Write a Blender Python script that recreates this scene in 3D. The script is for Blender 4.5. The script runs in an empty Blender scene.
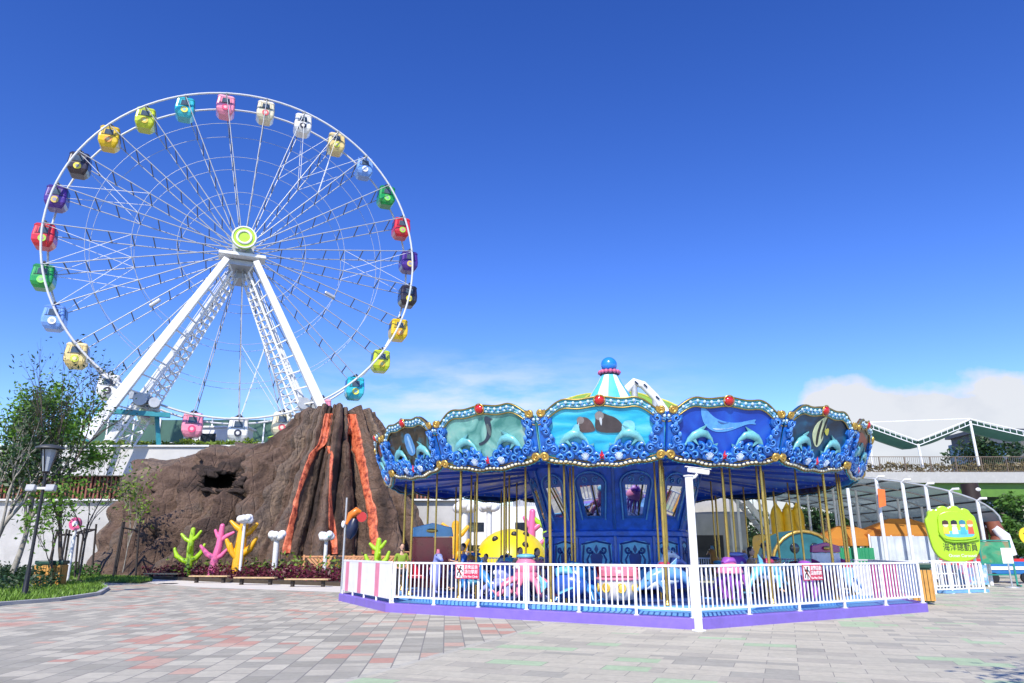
import bpy, math, random
from mathutils import Vector, Matrix, noise
from mathutils.bvhtree import BVHTree
R = math.radians; PI = math.pi; TAU = 2*math.pi
random.seed(7)
S = bpy.context.scene; COL = S.collection
# ------------------------------------------------------------------ camera
FPX = 725.0; PITCH = math.atan(209.5/FPX); EYE = Vector((0, 0, 1.55))
cp, sp = math.cos(PITCH), math.sin(PITCH)
def ray(px, py):
    a = (px-512)/FPX; b = (341.5-py)/FPX
    return Vector((a, cp-b*sp, sp+b*cp))
def G(px, py, z=0.0):                 # point of the level z under a pixel of the photograph
    d = ray(px, py); return EYE+d*((z-EYE.z)/d.z)
def at(px, py, Y):                    # point at distance Y under a pixel
    d = ray(px, py); return EYE+d*(Y/d.y)
cam = bpy.data.objects.new('camera', bpy.data.cameras.new('camera')); COL.objects.link(cam)
cam.location = EYE; cam.rotation_euler = (PI/2+PITCH, 0, 0)
cam.data.sensor_width = 36; cam.data.lens = FPX/1024*36; cam.data.clip_end = 3000; cam.data.clip_start = .1
S.camera = cam
# ------------------------------------------------------------------ materials
MATS = {}
def nd(nt, t, **kw):
    n = nt.nodes.new(t)
    for k, v in kw.items():
        if k.startswith('i_'): n.inputs[k[2:].replace('_', ' ')].default_value = v
        else: setattr(n, k, v)
    return n
def mth(nt, op, a, b=None, c=None, clamp=False):
    n = nt.nodes.new('ShaderNodeMath'); n.operation = op; n.use_clamp = clamp
    for i, x in enumerate((a, b, c)):
        if x is None: continue
        if isinstance(x, (int, float)): n.inputs[i].default_value = x
        else: nt.links.new(x, n.inputs[i])
    return n.outputs[0]
def mixc(nt, f, a, b):
    n = nt.nodes.new('ShaderNodeMix'); n.data_type = 'RGBA'
    for i, x in ((0, f), (6, a), (7, b)):
        if isinstance(x, (int, float)): n.inputs[i].default_value = x
        elif isinstance(x, tuple): n.inputs[i].default_value = x if len(x) == 4 else x+(1,)
        else: nt.links.new(x, n.inputs[i])
    return n.outputs[2]
def newmat(name):
    m = bpy.data.materials.new(name); m.use_nodes = True
    nt = m.node_tree; b = nt.nodes['Principled BSDF']
    return m, nt, b
def M(name, col, rough=.55, metal=0, var=.18, scale=2.5, bump=0, coat=0, dirt=None, spec=.5, leaf=0):
    """plain procedural surface: base colour broken up by two octaves of noise, optional dirt colour and bump"""
    if name in MATS: return MATS[name]
    m, nt, b = newmat(name); L = nt.links.new
    tc = nd(nt, 'ShaderNodeTexCoord')
    n1 = nd(nt, 'ShaderNodeTexNoise', i_Scale=scale, i_Detail=6.0, i_Roughness=.6); L(tc.outputs['Object'], n1.inputs['Vector'])
    lo = tuple(c*(1-var) for c in col); hi = tuple(min(1, c*(1+var)) for c in col)
    f = mth(nt, 'MULTIPLY_ADD', n1.outputs[0], 2.2, -.6, True)
    c = mixc(nt, f, lo, hi)
    if dirt:
        n2 = nd(nt, 'ShaderNodeTexNoise', i_Scale=scale*.6, i_Detail=8.0, i_Roughness=.7); L(tc.outputs['Object'], n2.inputs['Vector'])
        c = mixc(nt, mth(nt, 'MULTIPLY_ADD', n2.outputs[0], 4, -2.1, True), c, dirt)
    L(c, b.inputs['Base Color'])
    b.inputs['Roughness'].default_value = rough; b.inputs['Metallic'].default_value = metal
    b.inputs['Specular IOR Level'].default_value = spec
    if coat: b.inputs['Coat Weight'].default_value = coat; b.inputs['Coat Roughness'].default_value = .12
    L(mth(nt, 'MULTIPLY_ADD', n1.outputs[0], .3, rough-.15, True), b.inputs['Roughness'])
    if bump:
        bp = nd(nt, 'ShaderNodeBump', i_Strength=bump, i_Distance=.05); L(n1.outputs[0], bp.inputs['Height']); L(bp.outputs[0], b.inputs['Normal'])
    if leaf:
        gi = nd(nt, 'ShaderNodeNewGeometry')
        c2 = mixc(nt, gi.outputs['Random Per Island'], tuple(x*.55 for x in col), tuple(min(1, x*1.7) for x in col))
        L(c2, b.inputs['Base Color'])
        tr = nd(nt, 'ShaderNodeBsdfTranslucent'); L(c2, tr.inputs['Color'])
        mx = nd(nt, 'ShaderNodeMixShader', i_Fac=leaf); L(b.outputs[0], mx.inputs[1]); L(tr.outputs[0], mx.inputs[2])
        L(mx.outputs[0], nt.nodes['Material Output'].inputs['Surface'])
    MATS[name] = m; return m
white = M('white_paint', (.8, .8, .8), .4, var=.05, dirt=(.7, .69, .66))
whites = M('white_steel', (.74, .76, .77), .4, var=.06, dirt=(.6, .6, .58))
steel = M('grey_steel', (.42, .44, .46), .45, .3, var=.15)
dsteel = M('dark_steel', (.05, .055, .065), .5, .4)
black = M('black_paint', (.012, .012, .014), .45)
gold = M('gold_paint', (.62, .40, .10), .32, .75, var=.2, scale=8)
brass = M('brass', (.50, .33, .09), .3, .85, var=.25, scale=5)
glass = M('dark_glass', (.015, .022, .035), .07, var=.1, spec=.8)
pblue = M('board_blue', (.012, .125, .50), .35, var=.35, scale=5, coat=.4)
lblue = M('pale_blue', (.10, .36, .72), .4, var=.3, scale=6, coat=.3)
teal = M('teal_trim', (.03, .34, .42), .35, var=.3, scale=7, coat=.3)
cream = M('cream_bead', (.72, .68, .50), .4, var=.1)
red = M('red_enamel', (.50, .008, .012), .2, var=.1, coat=.6)
concrete = M('concrete', (.42, .42, .41), .85, var=.14, scale=1.2, bump=.15, dirt=(.33, .33, .32))
skin = M('skin', (.52, .31, .21), .55, var=.08)
hairm = M('black_hair', (.012, .010, .009), .5)
wood = M('bench_wood', (.50, .35, .18), .6, var=.3, scale=6)
# ------------------------------------------------------------------ mesh builder
class MB:
    def __init__(s): s.v = []; s.f = []; s.sm = []; s.mi = []; s.T = Matrix(); s.k = 0
    def add(s, vs, fs, smooth=False):
        o = len(s.v); s.v += [s.T @ Vector(p) for p in vs]
        for f in fs: s.f.append([i+o for i in f]); s.sm.append(smooth); s.mi.append(s.k)
    def box(s, c, d, rz=0, rx=0, ry=0):
        Mx = Matrix.Translation(c) @ Matrix.Rotation(rz, 4, 'Z') @ Matrix.Rotation(ry, 4, 'Y') @ Matrix.Rotation(rx, 4, 'X')
        x, y, z = d[0]/2, d[1]/2, d[2]/2
        vs = [Mx @ Vector(p) for p in ((-x,-y,-z),(x,-y,-z),(x,y,-z),(-x,y,-z),(-x,-y,z),(x,-y,z),(x,y,z),(-x,y,z))]
        s.add(vs, [(3,2,1,0),(4,5,6,7),(0,1,5,4),(1,2,6,5),(2,3,7,6),(3,0,4,7)])
    def beam(s, p, q, w, h, up=(0,0,1), w2=None, h2=None):
        p = Vector(p); q = Vector(q); d = (q-p).normalized(); a = d.cross(Vector(up))
        if a.length < 1e-4: a = d.cross(Vector((0,1,0)))
        a.normalize(); b = a.cross(d); w2 = w2 or w; h2 = h2 or h
        vs = [p+a*(x*w/2)+b*(y*h/2) for x, y in ((-1,-1),(1,-1),(1,1),(-1,1))]+[q+a*(x*w2/2)+b*(y*h2/2) for x, y in ((-1,-1),(1,-1),(1,1),(-1,1))]
        s.add(vs, [(3,2,1,0),(4,5,6,7),(0,1,5,4),(1,2,6,5),(2,3,7,6),(3,0,4,7)])
    def tube(s, p, q, r, r2=None, n=8): s.path([p, q], [r, r if r2 is None else r2], n)
    def path(s, pts, rad, n=8, closed=False, flat=None):
        pts = [Vector(p) for p in pts]; m = len(pts)
        if not isinstance(rad, (list, tuple)): rad = [rad]*m
        ref = None; vs = []
        for i, p in enumerate(pts):
            if closed: d = pts[(i+1) % m]-pts[i-1]
            else: d = pts[min(i+1, m-1)]-pts[max(i-1, 0)]
            d.normalize()
            if ref is None:
                ref = Vector((0,1,0)) if abs(d.y) < .9 else Vector((1,0,0))
            a = (ref-d*ref.dot(d)); 
            if a.length < 1e-5: a = d.orthogonal()
            a.normalize(); ref = a; b = d.cross(a)
            fl = flat or (1, 1)
            for k in range(n):
                t = TAU*k/n; vs.append(p+a*(math.cos(t)*rad[i]*fl[0])+b*(math.sin(t)*rad[i]*fl[1]))
        fs = []
        for i in range(m if closed else m-1):
            j = (i+1) % m
            for k in range(n): fs.append((i*n+k, i*n+(k+1) % n, j*n+(k+1) % n, j*n+k))
        s.add(vs, fs, True)
        if not closed: s.add([vs[k] for k in range(n)], [tuple(range(n))[::-1]]); s.add([vs[(m-1)*n+k] for k in range(n)], [tuple(range(n))])
    def lathe(s, prof, n=24, c=(0,0,0), ph=0, smooth=True):
        vs = []; c = Vector(c)
        for r, z in prof:
            for k in range(n): t = ph+TAU*k/n; vs.append(c+Vector((r*math.sin(t), -r*math.cos(t), z)))
        fs = [(i*n+k, i*n+(k+1) % n, (i+1)*n+(k+1) % n, (i+1)*n+k) for i in range(len(prof)-1) for k in range(n)]
        s.add(vs, fs, smooth)
    def ell(s, c, r, nu=12, nv=8, rot=None):
        if isinstance(r, (int, float)): r = (r, r, r)
        c = Vector(c); vs = []
        for i in range(nv+1):
            a = PI*i/nv
            for k in range(nu):
                t = TAU*k/nu; p = Vector((r[0]*math.sin(a)*math.cos(t), r[1]*math.sin(a)*math.sin(t), -r[2]*math.cos(a)))
                if rot is not None: p = rot @ p
                vs.append(c+p)
        s.add(vs, [(i*nu+k, i*nu+(k+1) % nu, (i+1)*nu+(k+1) % nu, (i+1)*nu+k) for i in range(nv) for k in range(nu)], True)
    def prism(s, poly, o=(0,0,0), ux=(1,0,0), uy=(0,0,1), th=.05):
        o = Vector(o); ux = Vector(ux); uy = Vector(uy); nrm = ux.cross(uy).normalized(); n = len(poly)
        f = [o+ux*a+uy*b for a, b in poly]; bk = [p-nrm*th for p in f]
        s.add(f+bk, [tuple(range(n)), tuple(range(2*n-1, n-1, -1))]+[((i+1) % n, i, n+i, n+(i+1) % n) for i in range(n)])
    def ring(s, c, rr, r, ax='Y', n=20, m=6):
        c = Vector(c); pts = []
        for k in range(n):
            t = TAU*k/n; x, y = rr*math.cos(t), rr*math.sin(t)
            pts.append(c+Vector({'Y': (x, 0, y), 'Z': (x, y, 0), 'X': (0, x, y)}[ax]))
        s.path(pts, r, m, closed=True)
    def build(s, name, mat, parent=None, bevel=0, **tags):
        me = bpy.data.meshes.new(name); me.from_pydata(s.v, [], s.f)
        for m in (mat if isinstance(mat, (list, tuple)) else [mat]): me.materials.append(m)
        me.polygons.foreach_set('use_smooth', s.sm); me.polygons.foreach_set('material_index', s.mi); me.update()
        o = bpy.data.objects.new(name, me); COL.objects.link(o)
        if parent: o.parent = parent
        if bevel:
            b = o.modifiers.new('bevel', 'BEVEL'); b.width = bevel; b.segments = 2; b.limit_method = 'ANGLE'; b.angle_limit = R(40)
        for k, v in tags.items(): o[{'cat': 'category'}.get(k, k)] = v
        return o
def thing(name, label, cat, loc=(0,0,0), rz=0, group=None):
    o = bpy.data.objects.new(name, None); COL.objects.link(o); o.empty_display_size = .3
    o.location = loc; o.rotation_euler = (0, 0, rz); o['label'] = label; o['category'] = cat
    if group: o['group'] = group
    return o
def tag(o, label, cat, group=None):
    o['label'] = label; o['category'] = cat
    if group: o['group'] = group
    return o
def kids(o): return [x for x in COL.objects if x.parent == o]
def dup(o, loc=None, rz=None, label=None, parent=None, group=None):
    c = o.copy(); COL.objects.link(c)
    if parent: c.parent = parent
    if loc is not None: c.location = loc
    if rz is not None: c.rotation_euler = (0, 0, rz)
    if label: c['label'] = label
    if group: c['group'] = group
    for ch in list(o.children): dup(ch, parent=c)
    return c
def struct(o): o['kind'] = 'structure'; return o
def stuff(o): o['kind'] = 'stuff'; return o
def text_mesh(txt, size, mat, name, parent, loc, rot, width=None, extr=.004):
    cu = bpy.data.curves.new('t', 'FONT'); cu.body = txt; cu.size = size; cu.align_x = 'CENTER'; cu.align_y = 'CENTER'; cu.extrude = extr
    t = bpy.data.objects.new('t', cu); COL.objects.link(t)
    dg = bpy.context.evaluated_depsgraph_get(); me = bpy.data.meshes.new_from_object(t.evaluated_get(dg))
    bpy.data.objects.remove(t); me.materials.clear(); me.materials.append(mat); me.name = name
    o = bpy.data.objects.new(name, me); COL.objects.link(o); o.parent = parent; o.location = loc; o.rotation_euler = rot
    if width:
        xs = [v.co.x for v in me.vertices]; k = width/max(1e-3, (max(xs)-min(xs))); o.scale = (k, min(1, k*1.2) if k < 1 else 1, 1)
    return o
def spiral(c, r0, turns, sgn=1, a0=0, n=18, y=0):
    return [(c[0]+sgn*r0*(1-.8*i/n)*math.cos(a0+turns*TAU*i/n), y, c[1]+r0*(1-.8*i/n)*math.sin(a0+turns*TAU*i/n)) for i in range(n+1)]
# ------------------------------------------------------------------ light, sky
SUN_AZ, SUN_EL = 193.0, 43.0          # compass direction of the sun (0 = +Y, 90 = +X): behind the viewer, a little to the left
sd = Vector((math.sin(R(SUN_AZ))*math.cos(R(SUN_EL)), math.cos(R(SUN_AZ))*math.cos(R(SUN_EL)), math.sin(R(SUN_EL))))
sl = bpy.data.lights.new('sun', 'SUN'); sl.energy = 4.6; sl.angle = R(.53); sl.color = (1, .93, .82)
so = bpy.data.objects.new('sun', sl); COL.objects.link(so); so.rotation_euler = (-sd).to_track_quat('-Z', 'Y').to_euler(); so.location = (0, -20, 40)
W = bpy.data.worlds.new('World'); S.world = W; W.use_nodes = True
nt = W.node_tree; L = nt.links.new; bg = nt.nodes['Background']
sky = nd(nt, 'ShaderNodeTexSky', sky_type='NISHITA', sun_disc=False, sun_elevation=R(SUN_EL), sun_rotation=R(SUN_AZ), air_density=1.0, dust_density=.0, ozone_density=3.0)
hs = nd(nt, 'ShaderNodeHueSaturation', i_Hue=.520, i_Saturation=1.20, i_Value=1.46); gmm = nd(nt, 'ShaderNodeGamma', i_Gamma=1.22); L(sky.outputs[0], gmm.inputs[0]); L(gmm.outputs[0], hs.inputs['Color'])
tc = nd(nt, 'ShaderNodeTexCoord'); sx = nd(nt, 'ShaderNodeSeparateXYZ'); L(tc.outputs['Generated'], sx.inputs[0])
yy = mth(nt, 'MAXIMUM', sx.outputs[1], .02)
u = mth(nt, 'DIVIDE', sx.outputs[0], yy); w = mth(nt, 'DIVIDE', sx.outputs[2], yy)
cv = nd(nt, 'ShaderNodeCombineXYZ'); L(u, cv.inputs[0]); L(mth(nt, 'MULTIPLY', w, 1.6), cv.inputs[1])
cn = nd(nt, 'ShaderNodeTexNoise', i_Scale=7.0, i_Detail=9.0, i_Roughness=.55); L(cv.outputs[0], cn.inputs['Vector'])
# one cumulus bank low on the right, its top rising to the right
top = nd(nt, 'ShaderNodeMapRange', interpolation_type='SMOOTHSTEP'); L(u, top.inputs[0])
for i, v in ((1, .30), (2, .44), (3, .06), (4, .226)): top.inputs[i].default_value = v
d1 = mth(nt, 'SUBTRACT', top.outputs[0], w)
den = mth(nt, 'ADD', mth(nt, 'MULTIPLY', d1, 16.0), mth(nt, 'MULTIPLY_ADD', cn.outputs[0], 1.7, -.75))
cum = mth(nt, 'MULTIPLY_ADD', den, 3.4, .35, True)
# thin low wisps
cv2 = nd(nt, 'ShaderNodeCombineXYZ'); L(mth(nt, 'MULTIPLY', u, 1.0), cv2.inputs[0]); L(mth(nt, 'MULTIPLY', w, 3.6), cv2.inputs[1])
wn = nd(nt, 'ShaderNodeTexNoise', i_Scale=5.5, i_Detail=8.0, i_Roughness=.6); L(cv2.outputs[0], wn.inputs['Vector'])
band = mth(nt, 'SUBTRACT', 1.0, mth(nt, 'ABSOLUTE', mth(nt, 'MULTIPLY_ADD', w, 11.0, -2.15)), None, True)
ub = mth(nt, 'SUBTRACT', 1.0, mth(nt, 'ABSOLUTE', mth(nt, 'MULTIPLY_ADD', u, 2.6, .15)), None, True)
wsp = mth(nt, 'MULTIPLY', mth(nt, 'MULTIPLY_ADD', wn.outputs[0], 5.0, -1.95, True), mth(nt, 'MULTIPLY', band, ub))
shade = mth(nt, 'MULTIPLY_ADD', d1, -2.4, mth(nt, 'MULTIPLY_ADD', cn.outputs[0], 1.5, .36), True)
ccol = mixc(nt, shade, (4.2, 4.7, 5.6), (7.6, 7.7, 7.9))
c1 = mixc(nt, mth(nt, 'MULTIPLY', wsp, .9, None, True), hs.outputs[0], (7.9, 8.4, 9.2))
c2 = mixc(nt, mth(nt, 'MULTIPLY', cum, .95), c1, ccol)
L(c2, bg.inputs['Color']); bg.inputs['Strength'].default_value = .085
S.view_settings.view_transform = 'Standard'; S.view_settings.look = 'None'; S.view_settings.exposure = .35; S.view_settings.gamma = 1
# ------------------------------------------------------------------ ground
def paver_mat():
    m, nt, b = newmat('plaza_pavers'); L = nt.links.new
    tc = nd(nt, 'ShaderNodeTexCoord'); P = tc.outputs['Object']
    def bricks(rz, w, h, mort):
        mp = nd(nt, 'ShaderNodeMapping'); mp.inputs['Rotation'].default_value = (0, 0, rz); L(P, mp.inputs[0])
        br = nd(nt, 'ShaderNodeTexBrick', offset=.5, offset_frequency=2, squash=1.0)
        for k, v in (('Color1', (0,0,0,1)), ('Color2', (1,1,1,1)), ('Mortar', (.5,.5,.5,1)), ('Scale', 1.0), ('Mortar Size', mort), ('Mortar Smooth', .2), ('Bias', 0.0), ('Brick Width', w), ('Row Height', h)): br.inputs[k].default_value = v
        L(mp.outputs[0], br.inputs[0]); return br
    def ramp(f, stops):
        r = nd(nt, 'ShaderNodeValToRGB'); r.color_ramp.interpolation = 'CONSTANT'; el = r.color_ramp.elements
        while len(el) < len(stops): el.new(.5)
        for e, (p, c) in zip(el, stops): e.position = p; e.color = c+(1,)
        L(f, r.inputs[0]); return r.outputs[0]
    n0 = nd(nt, 'ShaderNodeTexNoise', i_Scale=.35, i_Detail=3.0); L(P, n0.inputs['Vector'])
    bl = bricks(R(85), .52, .36, .011); bl2 = bricks(R(85), 1.04, 1.44, .0); br2 = bricks(R(20), 1.9, 1.5, .0)
    fl = mth(nt, 'ADD', mth(nt, 'MULTIPLY', bl.outputs[0], .62), mth(nt, 'MULTIPLY', bl2.outputs[0], .38), None, True)
    cl = ramp(fl, [(0, (.31,.30,.265)), (.22, (.38,.365,.325)), (.38, (.46,.44,.385)), (.50, (.345,.335,.30)), (.60, (.50,.48,.42)), (.73, (.50,.35,.295)), (.84, (.47,.275,.23))])
    brr = bricks(R(20), .85, .42, .006)
    fr = mth(nt, 'ADD', mth(nt, 'MULTIPLY', brr.outputs[0], .66), mth(nt, 'MULTIPLY', br2.outputs[0], .34), None, True)
    cr = ramp(fr, [(0, (.36,.35,.315)), (.24, (.49,.465,.40)), (.44, (.46,.44,.38)), (.56, (.41,.39,.345)), (.63, (.50,.475,.41)), (.74, (.38,.49,.34)), (.86, (.47,.45,.39))])
    a = G(345, 681); c = G(512, 634); d = (c-a).normalized(); nrm = Vector((d.y, -d.x, 0))
    s = nd(nt, 'ShaderNodeVectorMath', operation='DOT_PRODUCT'); s.inputs[1].default_value = nrm; L(P, s.inputs[0])
    sd_ = mth(nt, 'SUBTRACT', s.outputs['Value'], nrm.dot(a))
    col = mixc(nt, mth(nt, 'GREATER_THAN', sd_, 0.0), cl, cr)
    mor = mixc(nt, mth(nt, 'GREATER_THAN', sd_, 0.0), bl.outputs['Fac'], brr.outputs['Fac'])
    col = mixc(nt, mth(nt, 'LESS_THAN', mth(nt, 'ABSOLUTE', sd_), .07), col, (.46, .45, .41))
    n1 = nd(nt, 'ShaderNodeTexNoise', i_Scale=9.0, i_Detail=8.0, i_Roughness=.7); L(P, n1.inputs['Vector'])
    n2 = nd(nt, 'ShaderNodeTexNoise', i_Scale=.9, i_Detail=6.0, i_Roughness=.65); L(P, n2.inputs['Vector'])
    g = mth(nt, 'ADD', mth(nt, 'MULTIPLY_ADD', n1.outputs[0], .6, .58), mth(nt, 'MULTIPLY_ADD', n2.outputs[0], .5, -.1))
    mul = nd(nt, 'ShaderNodeMix', data_type='RGBA', blend_type='MULTIPLY'); mul.inputs[0].default_value = 1; L(col, mul.inputs[6])
    gc = nd(nt, 'ShaderNodeCombineColor'); [L(mth(nt, 'MULTIPLY', g, (1.02, 1.0, .89)[i]), gc.inputs[i]) for i in range(3)]; L(gc.outputs[0], mul.inputs[7])
    f = mixc(nt, mth(nt, 'MULTIPLY', mor, .85), mul.outputs[2], (.20, .19, .17))
    L(f, b.inputs['Base Color']); b.inputs['Roughness'].default_value = .8
    bp = nd(nt, 'ShaderNodeBump', i_Strength=.35, i_Distance=.01); L(mth(nt, 'SUBTRACT', mth(nt, 'MULTIPLY', n1.outputs[0], .4), mor), bp.inputs['Height']); L(bp.outputs[0], b.inputs['Normal'])
    return m
b = MB(); b.add([(-600,-80,0),(600,-80,0),(600,900,0),(-600,900,0)], [(0,1,2,3)])
struct(b.build('plaza_ground', paver_mat()))
apron = M('pale_apron', (.68, .64, .55), .8, var=.1, scale=1.5, bump=.1)
def sheet(name, px, z, mat, kind='structure', th=0, extra=()):
    pts = [G(*p) for p in px]+[Vector(e) for e in extra]; bb = MB()
    poly = [(p.x, p.y) for p in pts]
    ar = sum(poly[i][0]*poly[(i+1) % len(poly)][1]-poly[(i+1) % len(poly)][0]*poly[i][1] for i in range(len(poly)))
    if ar < 0: poly.reverse()
    bb.prism(poly, (0,0,z), (1,0,0), (0,1,0), th or .002)
    o = bb.build(name, mat); o['kind'] = kind; return o
sheet('concrete_apron', [(128,580),(160,584.5),(205,587.5),(345,592.5),(345,573),(150,571)], .005, apron)
# ------------------------------------------------------------------ leaves, trees
def leaf_quad(bb, p, s, rnd):
    a = Vector((rnd.gauss(0,1), rnd.gauss(0,1), rnd.gauss(0,.7))).normalized(); c = a.cross(Vector((rnd.gauss(0,1), rnd.gauss(0,1), rnd.gauss(0,1)))).normalized()
    a = a*s; c = c*s*.45
    bb.add([p-a, p+c-a*.1, p+a, p-c-a*.1], [(0,1,2,3)])
def blob_leaves(bb, c, r, n, s, rnd, shell=.55):
    for _ in range(n):
        d = Vector((rnd.gauss(0,1), rnd.gauss(0,1), rnd.gauss(0,1))).normalized()*(shell+(1-shell)*rnd.random()**.5)
        leaf_quad(bb, Vector((c[0]+d.x*r[0], c[1]+d.y*r[1], c[2]+d.z*r[2])), s*rnd.uniform(.6, 1.3), rnd)
green = M('leaf_green', (.065, .15, .022), .5, leaf=.3); dgreen = M('leaf_dark', (.022, .055, .016), .5, leaf=.22)
ygreen = M('leaf_yellow_green', (.16, .24, .03), .5, leaf=.35); bgreen = M('leaf_blue_green', (.03, .07, .035), .5, leaf=.25)
bark = M('pale_bark', (.30, .28, .24), .85, var=.35, scale=4, bump=.4); dbark = M('dark_bark', (.09, .07, .055), .9, var=.3, scale=5, bump=.4)
def tree(label, base, h, spread, nleaf, ls, lm, bm, seed, lean=(0,0), r0=.16, levels=4, trunk=.35, clump=.5, group='trees on the left', fork=3, sq=.62):
    rnd = random.Random(seed); tb = MB(); cb = MB(); tips = []
    def grow(p, d, ln, r, lv):
        n = 4; pts = [p]; 
        for i in range(n):
            d = (d+Vector((rnd.gauss(0,.11), rnd.gauss(0,.11), rnd.gauss(0,.05)))).normalized(); pts.append(pts[-1]+d*ln/n)
        tb.path(pts, [r*(1-.45*i/n) for i in range(n+1)], 7 if lv > 1 else 4)
        if lv <= 2: tips.extend(pts[2:])
        if lv == 0: return
        k = fork if lv < levels else fork+1
        for j in range(k):
            t = rnd.uniform(.55, 1) if j else 1; q = pts[-1] if j == 0 else pts[min(n, int(t*n+.5))]
            a = TAU*(j+rnd.random()*.7)/k; sprd = spread*rnd.uniform(.6, 1.2)
            nd_ = (d+Vector((math.cos(a)*sprd, math.sin(a)*sprd, .12))).normalized()
            grow(q, nd_, ln*rnd.uniform(.6, .85), r*.55, lv-1)
    L0 = h*trunk
    grow(Vector((0,0,-.1)), Vector((lean[0], lean[1], 1)).normalized(), L0, r0, levels)
    zs = max(p.z for p in tips); k = h/zs
    for vv in tb.v: vv.x *= k*sq; vv.y *= k*sq; vv.z *= k
    tips = [Vector((p.x*k*sq, p.y*k*sq, p.z*k)) for p in tips]
    for _ in range(nleaf):
        p = rnd.choice(tips)+Vector((rnd.gauss(0,clump), rnd.gauss(0,clump), rnd.gauss(0,clump*.8))); leaf_quad(cb, p, ls*rnd.uniform(.6, 1.3), rnd)
    t = thing('tree', label, 'tree', base, rnd.random()*0, group)
    tb.build('trunk', bm, t); cb.build('crown', lm, t)
    return t
def far_tree(label, base, h, w, n, ls, lm, seed, group, trunkh=.25, depth=None):
    rnd = random.Random(seed); tb = MB(); cb = MB(); depth = depth or w
    tb.path([(0,0,-.1),(rnd.gauss(0,.1),0,h*.3),(rnd.gauss(0,.2),0,h*.7)], [w*.06, w*.045, w*.02], 7)
    for i in range(4): 
        a = rnd.random()*TAU; tb.path([(0,0,h*.3),(math.cos(a)*w*.25, math.sin(a)*w*.25, h*.6)], [w*.03, w*.012], 5)
    nb = 9
    for i in range(nb):
        a = rnd.random()*TAU; rr = rnd.random()**.5*w*.32; z = h*(trunkh+(1-trunkh)*rnd.uniform(.15, .82))
        s = w*rnd.uniform(.16, .28); blob_leaves(cb, (math.cos(a)*rr, math.sin(a)*rr*depth/w, z), (s, s*depth/w, s*.75), n//nb, ls, rnd, .35)
    t = thing('tree', label, 'tree', base, 0, group)
    tb.build('trunk', dbark, t); cb.build('crown', lm, t); return t
# ------------------------------------------------------------------ ferris wheel
WX, WY, WZ, RIM, YAW, PH, NG = -23.585, 58.885, 26.62, 14.85, .375, -.192, 27
TZ = 9.35                                   # level of the upper terrace
fw = thing('ferris_wheel', 'giant white Ferris wheel with a lime green hub disc behind the volcano', 'Ferris wheel', (WX, WY, TZ), YAW)
HZ = WZ-TZ; HW = 1.35
spokem = M('spoke_steel', (.40, .42, .45), .4, .3, var=.1)
def rimp(a, r=RIM, y=0): return Vector((r*math.sin(a), y, HZ+r*math.cos(a)))
for y in (-HW, HW):
    bb = MB(); bb.path([rimp(TAU*i/108, RIM, y) for i in range(108)], .09, 8, closed=True); bb.build('rim', M('rim_grey', (.58,.60,.62), .4, var=.06), fw)
for y in (-1.25, 1.15):
    for rr in (5.2, 8.6, 11.9):
        bb = MB(); bb.path([rimp(TAU*i/81, rr, y) for i in range(81)], .02, 5, closed=True); bb.build('tension_ring', steel, fw)
for i in range(NG):
    a = PH+TAU*i/NG; bb = MB()
    for y, yh in ((-HW, -1.0), (HW, 1.0)): bb.tube(rimp(a, .9, yh), rimp(a, RIM, y), .052, .042, 6)
    bb.k = 1
    for rr in (3.2, 5.2, 7.0, 8.6, 10.3, 11.9, 13.4):
        yy_ = 1.0+(HW-1.0)*rr/RIM; bb.beam(rimp(a, rr, -yy_), rimp(a, rr, yy_), .07, .09)
    bb.k = 0; bb.tube(rimp(a, RIM, -HW-.12), rimp(a, RIM, HW+.12), .07, n=6); bb.build('spoke', [spokem, M('tie_steel_shaded', (.10,.11,.12), .5, .3)], fw)  # ties are the same steel; their underside shade is put into a darker colour
for i in (1.5+.5, 3, 19, 20, 22, 7, 13):
    i = int(i); a = PH+TAU*i/NG; c_ = PH+TAU*(i+1)/NG; bb = MB()
    for y in (-1.2, 1.2):
        bb.tube(rimp(a, 14.9, y), rimp(c_, 8.6, y), .025, n=5); bb.tube(rimp(c_, 14.9, y), rimp(a, 8.6, y), .025, n=5)
    bb.build('cross_brace', whites, fw)
lime = M('lime_paint', (.42, .68, .05), .4, var=.08)
bb = MB(); bb.path([(0,-1.5,HZ),(0,1.5,HZ)], .9, 24); bb.path([(0,-3.3,HZ+.05),(0,-1.4,HZ+.05)], .5, 20); bb.build('hub', steel, fw)
bb = MB(); bb.path([(0,-3.5,HZ+.05),(0,-3.28,HZ+.05)], 1.0, 32); hd = bb.build('hub_disc', lime, fw)
bb = MB(); bb.ring((0,-3.51,HZ+.05), .93, .07, n=32); bb.ring((0,-3.52,HZ+.05), .55, .1, n=28); bb.build('hub_ring', white, hd)
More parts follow.
